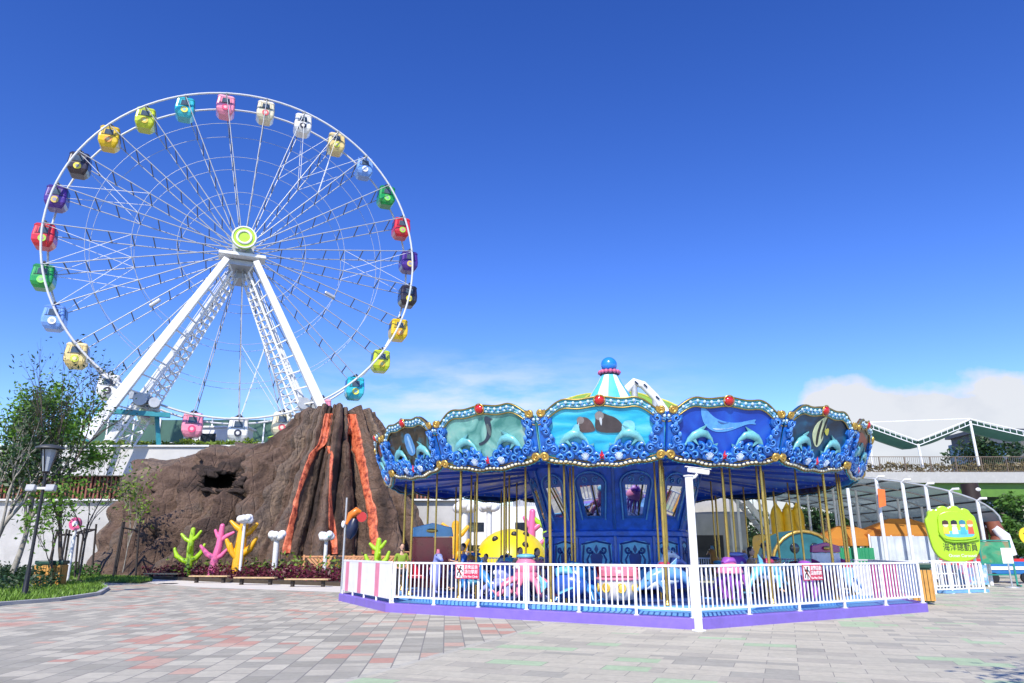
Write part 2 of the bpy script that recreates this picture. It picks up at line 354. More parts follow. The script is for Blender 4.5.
# legs: two box columns in front, two behind, ladder trusses between them
def onwheel(px, py, off):
    c = Vector((WX, WY, 0)); nr = Vector((math.sin(YAW), -math.cos(YAW), 0)); d = ray(px, py)
    t = nr.dot(c+nr*off-EYE)/nr.dot(d); p = EYE+d*t-Vector((WX, WY, TZ))
    return Vector((p.x*math.cos(YAW)+p.y*math.sin(YAW), -p.x*math.sin(YAW)+p.y*math.cos(YAW), p.z))
fl = []
for tp, ft in (((227,259),(97,424)), ((256,262),(322,408))):
    p = onwheel(*tp, 2.6); q = onwheel(*ft, 3.8); d = (q-p); q = p+d*((.0-p.z)/d.z); fl.append((p, q))
for p, q in fl:
    bb = MB(); bb.beam(p, q, .50, .55, up=(0,1,0), w2=.8, h2=.75); bb.build('support_leg', whites, fw, bevel=.04)
for p, q in fl:
    p2 = Vector((p.x*.8, 2.0, p.z)); q2 = Vector((q.x, 3.8, 0))
    bb = MB(); bb.beam(p2, q2, .40, .5, up=(0,1,0), w2=.6, h2=.7); bb.build('support_leg', whites, fw, bevel=.04)
    p3 = p.lerp(q, .04)+Vector((-.8*math.copysign(1, q.x), 1.1, 0)); q3 = q+Vector((-1.7*math.copysign(1, q.x), 1.7, 0))
    sg_ = math.copysign(1, q.x); p4 = p3+Vector((-.55*sg_, 1.2, 0)); q4 = q3+Vector((-1.1*sg_, 1.6, 0)); bb = MB(); n = 24
    bb.beam(p3, q3, .16, .16, up=(0,1,0)); bb.beam(p4, q4, .16, .16, up=(0,1,0))
    for i in range(n):
        a0 = p3.lerp(q3, i/n); a1 = p4.lerp(q4, (i+1)/n); bb.beam(a0, a1, .08, .08); bb.beam(p3.lerp(q3, (i+.5)/n), p4.lerp(q4, (i+.5)/n), .16, .05)
        if i % 2 == 0: bb.beam(a0, p.lerp(q, i/n), .1, .1); bb.beam(p4.lerp(q4, i/n), p2.lerp(q2, (i+1)/n), .09, .09)
    bb.beam(p3.lerp(p4,.5), q3.lerp(q4,.5), .12, .12, up=(0,1,0))
    for k in (0, .9): bb.beam(p3+Vector((0, k, 1.0)), q3+Vector((0, k, 1.0)), .05, .05)
    bb.build('ladder_truss', whites, fw)
bb = MB(); bb.box((0,-2.2,HZ-1.32), (3.7,1.5,.14)); bb.box((0,-2.97,HZ-1.25), (3.7,.05,.24)); bb.build('hub_platform', whites, fw)
bb = MB(); bb.box((0,-.4,HZ-1.7), (2.0,3.4,.45)); bb.box((-.5,-2.5,HZ-1.0),(.5,.6,.5)); bb.box((.5,-2.5,HZ-1.0),(.5,.6,.5)); bb.box((0,.6,HZ-2.1), (.9,2.2,.8)); bb.build('bearing_block', spokem, fw)
tealp = M('teal_paint', (.03, .25, .30), .45)
for px, py in ((143,404), (306,408)):
    c = onwheel(px, py, 2.2); bb = MB(); rnd = random.Random(px)
    for i in range(7): bb.box(c+Vector((rnd.uniform(-1.0,.9), rnd.uniform(-.4,.5), rnd.uniform(-.3,.8))), (rnd.uniform(.4,.8), .6, rnd.uniform(.3,.6)), rnd.uniform(0,1))
    bb.path([c+Vector((-.2,-.5,.3)), c+Vector((-.2,.5,.3))], .5, 12); bb.path([c+Vector((.8,-.5,.1)), c+Vector((.8,.5,.1))], .4, 12)
    bb.build('drive_unit', steel, fw)
    bb = MB()
    if px < 200: bb.beam(c+Vector((-3.2,0,-.7)), c+Vector((2.0,0,-.75)), .4, .35); bb.beam(c+Vector((-2.6,.2,-.8)), Vector((c.x-3.4, c.y, 0)), .3, .3); bb.beam(c+Vector((1,.9,-.8)), Vector((c.x+1.4, c.y+1, 0)), .3, .3); bb.v and bb.build('drive_frame', tealp, fw)
for px, py in ((330,295), (155,303)):
    c = onwheel(px, py, 1.3); d = Vector((c.x, 0, c.z-HZ)).normalized(); bb = MB(); bb.beam(c-d*.5, c+d*.5, .34, .26); bb.build('control_box', spokem, fw, bevel=.08)
# gondolas
def rr_ring(w, d, z, n=4, rad=.2):
    out = []
    for cx, cy, a0 in ((1,-1,-90),(1,1,0),(-1,1,90),(-1,-1,180)):
        for i in range(n+1):
            a = R(a0+90*i/n); out.append((cx*(w/2-rad)+rad*math.cos(a), cy*(d/2-rad)+rad*math.sin(a), z))
    return out
def loft(bb, rings, smooth=False, caps=True):
    n = len(rings[0]); vs = [p for r_ in rings for p in r_]
    fs = [(i*n+k, i*n+(k+1) % n, (i+1)*n+(k+1) % n, (i+1)*n+k) for i in range(len(rings)-1) for k in range(n)]
    bb.add(vs, fs, smooth)
    if caps: bb.add(rings[0], [tuple(range(n))[::-1]]); bb.add(rings[-1], [tuple(range(n))])
GC = {}
def gondola_parts(key, col, col2, emb):
    g = {}
    bb = MB(); loft(bb, [rr_ring(1.15,1.2,-2.42), rr_ring(1.5,1.55,-2.18), rr_ring(1.78,1.8,-1.9), rr_ring(1.84,1.86,-1.45), rr_ring(1.80,1.82,-1.22), rr_ring(1.66,1.70,-.50)])
    g['body'] = (bb, M('gondola_'+key, col, .3, var=.06, coat=.5, dirt=tuple(c*.8 for c in col)))
    bb = MB(); loft(bb, [rr_ring(1.72,1.76,-.50), rr_ring(1.74,1.78,-.40), rr_ring(1.5,1.55,-.22), rr_ring(.9,.9,-.13)]); g['roof'] = (bb, M('gondola_roof_'+key, col2, .35, var=.06, coat=.3))
    return g
def gondola(label, key, col, col2, emb, loc):
    t = thing('gondola', label, 'gondola', loc, YAW, 'gondolas of the Ferris wheel')
    if key not in GC:
        for nm, (bb, mt) in gondola_parts(key, col, col2, emb).items(): bb.build(nm, mt, t)
        for s in (-1, 1):                                     # front and back window, lower door line
            bb = MB(); 
            bb.add([(-.40, s*.935, -1.17), (.40, s*.935, -1.17), (.36, s*.865, -.60), (-.36, s*.865, -.60), (-.40, s*.88, -1.17), (.40, s*.88, -1.17), (.36, s*.8, -.60), (-.36, s*.8, -.60)], [(0,1,2,3),(0,4,5,1),(1,5,6,2),(2,6,7,3),(3,7,4,0)])
            bb.build('window', M('pale_glass', (.07,.10,.14), .08, var=.2), t)
            for s2 in (-1, 1):
                bb = MB(); bb.add([(s2*.52, s*.93, -1.2), (s2*.90, s*.70, -1.2), (s2*.84, s*.66, -.56), (s2*.48, s*.865, -.56), (s2*.5, s*.6, -1.2), (s2*.5, s*.6, -.56)], [(0,1,2,3),(0,4,1),(3,2,5),(1,4,5,2),(0,3,5,4)]); bb.build('window', glass, t)
            bb = MB(); bb.add([(s*.93, -.62, -1.2), (s*.93, .62, -1.2), (s*.87, .58, -.56), (s*.87, -.58, -.56), (s*.7, -.62, -1.2), (s*.7, .62, -1.2), (s*.7, .58, -.56), (s*.7, -.58, -.56)], [(0,1,2,3),(0,4,5,1),(1,5,6,2),(2,6,7,3),(3,7,4,0)]); bb.build('window', glass, t)
        bb = MB(); bb.path([(0,-.95,-1.72),(0,-.9,-1.72)], .34, 16); bb.build('emblem', M('emblem_'+key, emb, .4, var=.05), t)
        bb = MB(); bb.path([(0,-.965,-1.72),(0,-.945,-1.72)], .17, 12); bb.build('emblem_centre', M('emblem_in_'+key, tuple(min(1, c*.5+.25) for c in col), .4), t)
        bb = MB(); bb.beam((-.55,0,-.2),(-.12,0,.04), .1, .14); bb.beam((.55,0,-.2),(.12,0,.04), .1, .14); bb.box((0,0,-.05),(.5,1.3,.12)); bb.path([(0,-.9,0),(0,.9,0)], .1, 10); bb.build('hanger', dsteel, t)
        bb = MB(); bb.add([(-.95,-.35,-1.25)], []); bb = MB(); bb.box((0,-.937,-1.235),(1.3,.03,.04)); bb.build('waist_strip', dsteel, t)
        GC[key] = t
    else:
        for ch in GC[key].children: dup(ch, parent=t)
    return t
cols = {'pink': ((.80,.26,.38),(.78,.36,.45),(.7,.06,.16)), 'cream': ((.72,.66,.46),(.74,.70,.55),(.62,.10,.12)), 'white': ((.78,.78,.76),(.75,.75,.75),(.03,.03,.05)), 'tan': ((.72,.56,.22),(.74,.62,.34),(.55,.6,.05)),
 'light_blue': ((.16,.33,.75),(.10,.22,.60),(.75,.75,.72)), 'green': ((.01,.30,.06),(.008,.20,.05),(.25,.8,.12)), 'red': ((.60,.02,.035),(.5,.02,.03),(.35,.6,.08)), 'purple': ((.07,.02,.24),(.05,.015,.18),(.6,.45,.1)), 'black': ((.03,.02,.03),(.025,.02,.03),(.75,.65,.05)),
 'yellow': ((.74,.50,.005),(.6,.42,.01),(.75,.30,.05)), 'lime': ((.50,.58,.02),(.42,.52,.03),(.72,.50,.05)), 'cyan': ((.03,.46,.55),(.02,.36,.45),(.72,.70,.10)), 'apple': ((.58,.72,.48),(.6,.74,.52),(.45,.01,.05))}
seq = [('pink','pink gondola with a red emblem at the very top of the wheel'), ('cream','cream gondola with a red emblem just right of the top of the wheel'), ('white','white gondola with a dark ring emblem at the upper right of the wheel'), ('tan','tan gondola at the upper right, between the white and light blue ones'),
 ('light_blue','light blue gondola at the upper right, above the green one'), ('green','green gondola on the right side of the wheel, above the red one'), ('red','red gondola at the right side of the wheel, level with the hub'), ('purple','dark purple gondola at the far right of the wheel below the red one'), ('black','black gondola on the right side of the wheel above the yellow one'),
 ('yellow','yellow gondola at the lower right of the wheel under the black one'), ('lime','lime gondola at the lower right of the wheel above the cyan one'), ('cyan','cyan gondola hanging lowest on the right, just above the volcano crater'), ('pink','pink gondola at the bottom right, behind the volcano crater'), ('cream','cream gondola with a red emblem at the bottom, at the volcano shoulder'),
 ('white','white gondola with a dark ring emblem at the lowest point of the wheel'), ('pink','pink gondola at the bottom of the wheel, over the terrace hedge'), ('apple','pale green gondola with an apple emblem beside the left legs'), ('white','white gondola at the lower left, behind the outer white leg'),
 ('tan','tan gondola at the lower left, behind the bare tree branches'), ('light_blue','light blue gondola at the lower left, just above the tree tops'), ('green','green gondola at the far left of the wheel under the red one'), ('red','red gondola at the far left of the wheel, level with the hub'),
 ('purple','dark purple gondola on the left side above the red one'), ('black','black gondola at the upper left with a yellow emblem'), ('yellow','yellow gondola at the upper left, between the black and lime ones'), ('lime','lime gondola at the upper left, between yellow and cyan ones'), ('cyan','cyan gondola at the top left, next to the topmost pink one')]
for i, (k, lab) in enumerate(seq):
    a = PH+TAU*i/NG; x = RIM*math.sin(a); z = WZ+RIM*math.cos(a)
    gondola(lab, k, *cols[k], (WX+x*math.cos(YAW), WY+x*math.sin(YAW), z+.42)).scale = (.86,)*3
# ------------------------------------------------------------------ volcano
VC = Vector((-13.2, 53.5, 0))
def smooth(a, b_, x):
    t = max(0, min(1, (x-a)/(b_-a))); return t*t*(3-2*t)
def vol_point(phi, s):
    """phi: 0 = towards +X, -90 deg = towards the viewer; s = 0 at the crater lip, 1 at the foot"""
    cx, sy = math.cos(phi), math.sin(phi)
    ml = smooth(-.05, .85, -cx)                               # how far this ray runs into the long left ridge
    Rb = 8.3 if sy > 0 else 8.0
    rb = Rb*(1-ml)+15.8*ml
    if sy < 0 and cx < 0: rb = math.hypot((Rb+7.6*smooth(0,1,-cx))*cx, 8.2*sy) + 1.2*math.sin(phi*7)*.3
    r0 = 2.55
    r = r0+(rb-r0)*s
    cone = 11.5*(1-s)**1.22
    if s < .74: mesa = 11.2-2.3*smooth(0,.14,s)-1.5*smooth(.14,.80,s)
    else: mesa = 7.47*(1-((s-.74)/.26)**1.7)
    side = 11.2-3.2*smooth(0,.20,s)-8.0*smooth(.15,1.02,s)**.9
    m2 = smooth(.80, .99, -cx); z = cone*(1-ml)+(side*(1-m2)+mesa*m2)*ml
    p = Vector((cx*r, sy*r, 0))
    warp = noise.noise(Vector((p.x*.22, p.y*.22, 3.1)))
    q = phi+warp*.16+.05*s*math.sin(phi*3)
    fl = 0
    for fr, am, pw in ((6.5, 2.2, .5), (14.0, .95, .6), (41.0, .10, .7)):
        w_ = q*fr+1.1*noise.noise(Vector((math.cos(phi)*2.3, math.sin(phi)*2.3, fr+s*.8)))
        k_ = math.floor(w_/PI); va = .35+1.1*abs(noise.noise(Vector((k_*7.31, fr, 2.0)))*1.6)
        fl += am*va*(abs(math.sin(w_))**pw-.72)
    env = .55+.45*smooth(0, .15, s); env *= 1-.45*smooth(.80, 1, s)
    rough = noise.fractal(Vector((p.x*.6, p.y*.6, z*.6)), 1.0, 2.1, 6)*.34
    blk = (abs(noise.noise(Vector((p.x*.35, p.y*.35, z*.9))))-.2)*1.5*ml
    strat = .22*math.sin((z+noise.noise(p*.3)*1.6)*3.6)*ml
    cd = p.x-.55*p.y+.8*noise.noise(p*.3); w2 = cd*PI/1.55; kk = math.floor(w2/PI)
    f2 = (.5+1.0*abs(noise.noise(Vector((kk*5.7, 1.3, .4)))*1.7))*(abs(math.sin(w2))**.8-.62) if sy < .1 else 0
    f2 *= ml*smooth(.05, .25, s)*(1-.6*smooth(.7, 1, s))
    fl *= 1-.55*ml
    rad = (fl*1.1+f2*1.9+.12+rough+strat+blk*.6)*env
    p += Vector((cx, sy, 0))*rad
    z += f2*.8+fl*.3*env*(1-s*.3)+rough*.5
    return VC+Vector((p.x, p.y, max(-.3, z) if s < 1 else -.3))
NP, NS = 800, 120
vs = []; fs = []
for j in range(NS+1):
    s = (j/NS)
    for i in range(NP): vs.append(vol_point(TAU*i/NP, s))
for j in range(NS):
    for i in range(NP): fs.append((j*NP+i, (j+1)*NP+i, (j+1)*NP+(i+1) % NP, j*NP+(i+1) % NP))
# crater: a bowl closing the top
b0 = len(vs)
for k, (rr, dz) in enumerate(((2.0, -.9), (1.0, -1.5), (.05, -1.6))):
    for i in range(NP): a = TAU*i/NP; vs.append(VC+Vector((math.cos(a)*rr, math.sin(a)*rr, 11.3+dz)))
prev = 0
for k in range(3):
    o2 = b0+k*NP
    for i in range(NP): fs.append((prev+i, prev+(i+1) % NP, o2+(i+1) % NP, o2+i))
    prev = o2
bv0 = BVHTree.FromPolygons(vs, fs)
# the cave mouth: faces whose projection falls in the hole's outline are cut out
def project(p):
    d = p-EYE; f_ = d.y*cp+d.z*sp; u_ = -d.y*sp+d.z*cp; return 512+FPX*d.x/f_, 341.5-FPX*u_/f_
hole = [(199,488),(203,476),(200,470),(206,469),(212,474),(219,470),(240,473),(237,479),(232,489)]
def inside(x, y, poly):
    c = False; n = len(poly)
    for i in range(n):
        x1, y1 = poly[i]; x2, y2 = poly[i-1]
        if (y1 > y) != (y2 > y) and x < (x2-x1)*(y-y1)/(y2-y1)+x1: c = not c
    return c
keep = []
for f in fs:
    c = (vs[f[0]]+vs[f[2]])/2
    if c.y < VC.y and -24 < c.x < -17:
        if inside(*project(c), hole): continue
    keep.append(f)
def rock_mat():
    m, nt, b = newmat('volcano_rock'); L = nt.links.new
    tc = nd(nt, 'ShaderNodeTexCoord'); P = tc.outputs['Object']
    mp = nd(nt, 'ShaderNodeMapping'); mp.inputs['Scale'].default_value = (1,1,2.2); L(P, mp.inputs[0])
    n1 = nd(nt, 'ShaderNodeTexNoise', i_Scale=.55, i_Detail=9.0, i_Roughness=.65, i_Distortion=.6); L(mp.outputs[0], n1.inputs['Vector'])
    n2 = nd(nt, 'ShaderNodeTexNoise', i_Scale=3.2, i_Detail=10.0, i_Roughness=.7); L(P, n2.inputs['Vector'])
    r = nd(nt, 'ShaderNodeValToRGB'); el = r.color_ramp.elements
    for _ in range(3): el.new(.5)
    for e, (p, c) in zip(el, ((.26,(.036,.022,.015)),(.41,(.105,.062,.041)),(.51,(.18,.114,.078)),(.61,(.125,.092,.072)),(.75,(.27,.19,.132)))): e.position = p; e.color = c+(1,)
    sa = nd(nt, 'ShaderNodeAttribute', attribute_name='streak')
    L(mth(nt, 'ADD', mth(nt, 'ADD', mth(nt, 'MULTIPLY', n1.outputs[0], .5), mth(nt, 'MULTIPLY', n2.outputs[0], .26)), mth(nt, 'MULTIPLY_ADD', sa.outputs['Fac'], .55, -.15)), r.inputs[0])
    L(r.outputs[0], b.inputs['Base Color']); b.inputs['Roughness'].default_value = .72
    bp = nd(nt, 'ShaderNodeBump', i_Strength=.9, i_Distance=.4); n3 = nd(nt, 'ShaderNodeTexVoronoi', feature='DISTANCE_TO_EDGE', i_Scale=1.1); n4 = nd(nt, 'ShaderNodeMapping'); n4.inputs['Scale'].default_value = (1, 1, .45); L(P, n4.inputs[0]); L(n4.outputs[0], n3.inputs['Vector'])
    L(mth(nt, 'ADD', n2.outputs[0], mth(nt, 'MULTIPLY', mth(nt, 'MINIMUM', n3.outputs[0], .07), 3.0)), bp.inputs['Height']); L(bp.outputs[0], b.inputs['Normal'])
    return m
volc = thing('volcano', 'brown artificial volcano with two orange lava streams in front of the wheel', 'volcano', VC)
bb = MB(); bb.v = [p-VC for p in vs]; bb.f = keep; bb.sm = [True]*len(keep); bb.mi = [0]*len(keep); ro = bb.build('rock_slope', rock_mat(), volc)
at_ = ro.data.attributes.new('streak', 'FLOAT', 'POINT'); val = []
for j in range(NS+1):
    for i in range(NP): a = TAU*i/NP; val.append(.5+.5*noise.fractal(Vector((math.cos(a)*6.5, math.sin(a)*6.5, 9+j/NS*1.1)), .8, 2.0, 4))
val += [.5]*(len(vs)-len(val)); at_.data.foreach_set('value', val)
# cave behind the hole
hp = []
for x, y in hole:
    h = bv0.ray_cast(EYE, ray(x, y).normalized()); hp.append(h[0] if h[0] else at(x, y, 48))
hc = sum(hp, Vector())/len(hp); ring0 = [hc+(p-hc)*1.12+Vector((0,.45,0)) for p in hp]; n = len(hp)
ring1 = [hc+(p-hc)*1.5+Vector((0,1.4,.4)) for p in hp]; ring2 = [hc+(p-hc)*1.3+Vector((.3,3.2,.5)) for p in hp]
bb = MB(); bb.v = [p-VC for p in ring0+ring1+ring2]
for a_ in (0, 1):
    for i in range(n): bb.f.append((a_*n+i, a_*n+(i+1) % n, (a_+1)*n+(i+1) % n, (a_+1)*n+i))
bb.f.append(tuple(range(2*n, 3*n))); bb.sm = [False]*len(bb.f); bb.mi = [0]*len(bb.f); bb.build('cave', M('cave_rock_shade', (.016,.012,.010), .9, var=.5), volc)  # near-black colour paints in the shade inside the cave
rnd = random.Random(3); bb = MB()
for i in range(n):
    for k in range(3):
        pt = hp[i].lerp(hp[(i+1) % n], k/3); out_ = (pt-hc); bb.ell(pt-VC+out_*.16+Vector((0,.16,0)), (rnd.uniform(.28,.6), rnd.uniform(.2,.3), rnd.uniform(.12,.24)), 14, 9, Matrix.Rotation(rnd.uniform(-.6,.6), 3, 'Y'))
bb.v = [v+Vector((noise.noise(v*2.1), noise.noise(v*2.1+Vector((5,0,0))), noise.noise(v*2.1+Vector((0,7,0)))))*.22 for v in bb.v]
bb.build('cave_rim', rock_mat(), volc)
def lava_mat():
    m, nt, b = newmat('lava_orange'); L = nt.links.new
    tc = nd(nt, 'ShaderNodeTexCoord'); n1 = nd(nt, 'ShaderNodeTexNoise', i_Scale=2.6, i_Detail=6.0, i_Roughness=.7); L(tc.outputs['Object'], n1.inputs['Vector'])
    r = nd(nt, 'ShaderNodeValToRGB'); el = r.color_ramp.elements; el.new(.5)
    for e, (p, c) in zip(el, ((.38,(.20,.03,.02)),(.48,(.55,.115,.05)),(.62,(.72,.21,.10)))): e.position = p; e.color = c+(1,)
    L(n1.outputs[0], r.inputs[0]); L(r.outputs[0], b.inputs['Base Color']); b.inputs['Roughness'].default_value = .5
    bp = nd(nt, 'ShaderNodeBump', i_Strength=.8, i_Distance=.12); L(n1.outputs[0], bp.inputs['Height']); L(bp.outputs[0], b.inputs['Normal']); return m
lavam = lava_mat()
def lava(path):
    bb = MB(); rows = []; rnd = random.Random(int(path[0][0]))
    pl = []
    for i in range(len(path)-1):
        x0, y0, w0 = path[i]; x1, y1, w1 = path[i+1]; n = max(2, int(abs(y1-y0)/1.6))
        for k in range(n): t = k/n; pl.append((x0+(x1-x0)*t, y0+(y1-y0)*t, w0+(w1-w0)*t))
    pl.append(path[-1])
    for x, y, w in pl:
        row = []; j = rnd.uniform(-.6, .6); w = w*(1+.45*noise.noise(Vector((y*.21, x*.05, 4.4))))
        for k in range(9):
            f = (k-4)/4; d = ray(x+f*w+j, y).normalized(); h = bv0.ray_cast(EYE, d)[0]
            if h is None: h = row[-1] if row else (rows[-1][k] if rows else at(x, y, 52))
            p = h-d*.10 if abs(f) < .8 else h+d*.35
            row.append(Vector(p))
        rows.append(row)
    for k in range(9):                                        # even out depth jumps between flutes
        for it in range(3):
            ys = [r_[k].copy() for r_ in rows]
            for i in range(1, len(rows)-1): rows[i][k] = rows[i][k]*.5+(ys[i-1]+ys[i+1])*.25
    bb.v = [p-VC for r_ in rows for p in r_]
    for i in range(len(rows)-1):
        for k in range(8): bb.f.append((i*9+k, (i+1)*9+k, (i+1)*9+k+1, i*9+k+1))
    bb.sm = [True]*len(bb.f); bb.mi = [0]*len(bb.f); bb.build('lava_stream', lavam, volc)
lava([(329,413.5,4.5),(326,430,4.6),(323,444,5.6),(314,452,4.5),(307,468,4.0),(301,485,3.2),(297,497,2.6),(294,515,3.6),(289,536,5),(286,553,5)])
lava([(327,446,3.5),(332,456,2.6),(331,475,1.9),(330,495,2.0),(331,515,3.0),(334,540,4),(335,554,4)])
lava([(351,414,7.0),(354,430,6.5),(358,448,6.8),(363,470,6.0),(367,492,6.0),(372,512,5.4),(374,538,5),(376,554,5)])
# ------------------------------------------------------------------ carousel
CX, CY = 3.446, 25.0; A0 = .027; N16 = 16; RB, RT = 7.636, 8.057
car = thing('carousel', 'large blue sea themed carousel with painted rounding boards and striped cone top', 'carousel', (CX, CY, 0))
def pol(r, a, z=0): return Vector((r*math.sin(a), -r*math.cos(a), z))
deckm = M('deck_blue', (.16, .40, .72), .5, var=.2, scale=3, dirt=(.22, .36, .6))
bb = MB(); bb.lathe([(7.22,.19),(7.22,.30),(7.18,.32),(6.9,.322)], 64, smooth=False); pf = bb.build('platform', deckm, car); bb = MB(); bb.lathe([(6.9,.322),(0,.322)], 64, smooth=False); bb.build('deck', M('deck_navy', (.03,.07,.24), .5, var=.25, scale=2), car)
ceilm = M('ceiling_blue', (.04, .2, .9), .38, var=.3, scale=1.2)
bb = MB(); bb.lathe([(7.58,3.70),(7.56,3.82),(5.2,3.98),(2.9,4.2)], 16, ph=A0, smooth=False); bb.build('ceiling', ceilm, car)
bb = MB(); bb.lathe([(7.5,4.62),(6.0,4.95),(3.0,5.7),(1.0,6.35),(.7,6.5)], 32); bb.build('roof', M('roof_blue', (.10,.30,.55), .5), car)
# striped cone, ruff and ball on top
prof = [(.86,6.50),(.64,6.90),(.45,7.20),(.31,7.48),(.29,7.52)]
for par, mt, nm in ((0, white, 'cone_stripe'), (1, M('cone_cyan', (.10,.50,.68), .4), 'cone_stripe')):
    for k in range(par, 12, 2):
        bb = MB(); g_ = []
        for r_, z_ in prof:
            g_.append([pol(r_, TAU*(k+t/3)/12+.3, z_) for t in range(4)])
        bb.v = [p for q in g_ for p in q]; bb.f = [(i*4+j, i*4+j+1, i*4+j+5, i*4+j+4) for i in range(len(prof)-1) for j in range(3)]; bb.sm = [True]*len(bb.f); bb.mi = [0]*len(bb.f)
        bb.build(nm, mt, car)
bb = MB(); bb.lathe([(.2,7.5),(.33,7.52),(.33,7.57),(.2,7.6)], 20); bb.build('cone_cap', M('cap_black', (.02,.02,.02)), car)
bb = MB()
for k in range(14): bb.ell(pol(.33, TAU*k/14, 7.62), (.085,.085,.075), 8, 6)
bb.build('ruff', M('ruff_pink', (.62,.12,.22), .5), car)
bb = MB(); bb.ell((0,0,7.90), .285, 24, 16); bb.build('ball', M('ball_blue', (.02,.22,.66), .3, var=.1, coat=.5), car)
# ---- rounding boards
def vt(u): q = min(1, abs(u)/1.5); return 1.085+.375*(1-smooth(.48,1.0,q))+.03*math.cos(q*9)
def vb(u): q = abs(u)/1.5; return -.19*(1-q*q)+.018*math.cos(u*8)
def hw(v): return 1.475+.066*v
NU, NV = 30, 8
def board_mesh():
    bb = MB(); g0 = []
    for i in range(NU+1):
        u_ = -1+2*i/NU
        for j in range(NV+1):
            uu = u_*1.5; v0, v1 = vb(uu), vt(uu); v = v0+(v1-v0)*j/NV; g0.append((u_*hw(v), v))
    n = len(g0); bb.add([(x, 0, y) for x, y in g0]+[(x, .06, y) for x, y in g0], [])
    for i in range(NU):
        for j in range(NV):
            a, b_, c, d = i*(NV+1)+j, (i+1)*(NV+1)+j, (i+1)*(NV+1)+j+1, i*(NV+1)+j+1
            bb.f += [[a, b_, c, d], [n+d, n+c, n+b_, n+a]]; bb.sm += [False]*2; bb.mi += [0, 0]
    per = [i*(NV+1) for i in range(NU+1)]+[NU*(NV+1)+j for j in range(1, NV+1)]+[i*(NV+1)+NV for i in range(NU-1, -1, -1)]+[j for j in range(NV-1, 0, -1)]
    for i in range(len(per)): a, b_ = per[i], per[(i+1) % len(per)]; bb.f.append([a, n+a, n+b_, b_]); bb.sm.append(False); bb.mi.append(0)
    return bb
def paint(name, c1, c2, c3, sc=1.2, dist=1.0, stretch=(1,1,1)):
    m, nt, b = newmat(name); L = nt.links.new
    tc = nd(nt, 'ShaderNodeTexCoord'); mp = nd(nt, 'ShaderNodeMapping'); mp.inputs['Scale'].default_value = stretch; L(tc.outputs['Object'], mp.inputs[0])
    n1 = nd(nt, 'ShaderNodeTexNoise', i_Scale=sc, i_Detail=5.0, i_Distortion=dist); L(mp.outputs[0], n1.inputs['Vector'])
    r = nd(nt, 'ShaderNodeValToRGB'); el = r.color_ramp.elements; el.new(.5)
    for e, (p, c) in zip(el, ((.32, c1), (.5, c2), (.68, c3))): e.position = p; e.color = c+(1,)
    L(n1.outputs[0], r.inputs[0]); L(r.outputs[0], b.inputs['Base Color']); b.inputs['Roughness'].default_value = .38; return m
PAINT = [paint('painting_grotto', (.02,.02,.015), (.07,.05,.03), (.03,.16,.22), 1.6, 2),
 paint('painting_lagoon', (.05,.22,.20), (.20,.47,.42), (.38,.56,.46), 1.3, 1.5),
 paint('painting_ice', (.01,.30,.52), (.03,.47,.68), (.16,.62,.76), 1.0, .6, (1,1,4)),
 paint('painting_deep', (.006,.03,.30), (.012,.08,.52), (.02,.16,.62), .9, .8),
 paint('painting_reef', (.004,.02,.05), (.008,.06,.14), (.015,.16,.30), 1.2, 1.4),
 paint('painting_wreck', (.04,.025,.015), (.14,.07,.03), (.10,.20,.25), 2.2, 2)]
def curve_u(fn, off, y, n=40, u0=-1.47, u1=1.47): return [((u0+(u1-u0)*i/n)*(hw(fn(u0+(u1-u0)*i/n)))/1.5, y, fn(u0+(u1-u0)*i/n)+off) for i in range(n+1)]
pieces = {}
M('rail_gold', (.30,.22,.06), .35, .6, var=.3)
bb = MB(); tp = curve_u(vt, -.005, -.02); lw = curve_u(vt, -.215, -.02)
n = len(tp); bb.v = [Vector(p) for p in tp]+[Vector(p) for p in lw]+[Vector((p[0], .0, p[2])) for p in tp]+[Vector((p[0], .0, p[2])) for p in lw]
for i in range(n-1): bb.f += [[n+i, n+i+1, i+1, i], [i, i+1, 2*n+i+1, 2*n+i], [3*n+i, 3*n+i+1, n+i+1, n+i]]
bb.f += [[0, 2*n, 3*n, n], [n-1, 2*n-1, 4*n-1, 3*n-1]]; bb.sm = [False]*len(bb.f); bb.mi = [0]*len(bb.f)
pieces['crest_band'] = (bb, teal)
bb = MB(); bb.path(curve_u(vt, .0, -.03), .022, 6); pieces['crest_rail'] = (bb, MATS['rail_gold'])
bb = MB(); bb.path(curve_u(vt, -.225, -.03), .018, 6); pieces['inner_rail'] = (bb, MATS['rail_gold'])
bb = MB()
for i, p in enumerate(curve_u(vt, -.11, -.05, 34)):
    if i % 2 == 0: bb.ell((p[0], p[1], p[2]+.03), (.04,.03,.04), 8, 6)
    else: bb.ell((p[0], p[1]+.01, p[2]-.05), (.035,.02,.03), 6, 5)
bb.path(curve_u(vt, -.08, -.05), .006, 4); bb.path(curve_u(vt, -.16, -.04), .006, 4); pieces['crest_beads'] = (bb, M('bead_white', (.50,.66,.72), .3, var=.05))
bb = MB()
for i, p in enumerate(curve_u(vt, -.11, -.035, 22)): bb.box((p[0], p[1], p[2]), (.05,.03,.10), 0, 0, .5)
pieces['crest_gems'] = (bb, lblue)
bb = MB()
for i, p in enumerate(curve_u(vb, .035, -.06, 26)): bb.ell(p, (.05,.035,.034), 8, 6)
pieces['hem_scallops'] = (bb, cream)
bb = MB(); bb.path(curve_u(vb, -.015, -.04), .026, 6); bb.path(curve_u(vb, .10, -.035), .018, 6); pieces['hem_rail'] = (bb, M('dark_gold', (.20,.13,.03), .35, .6))
bb = MB()
for i, p in enumerate(curve_u(vb, -.045, -.03, 20)): bb.ell(p, .026, 6, 5)
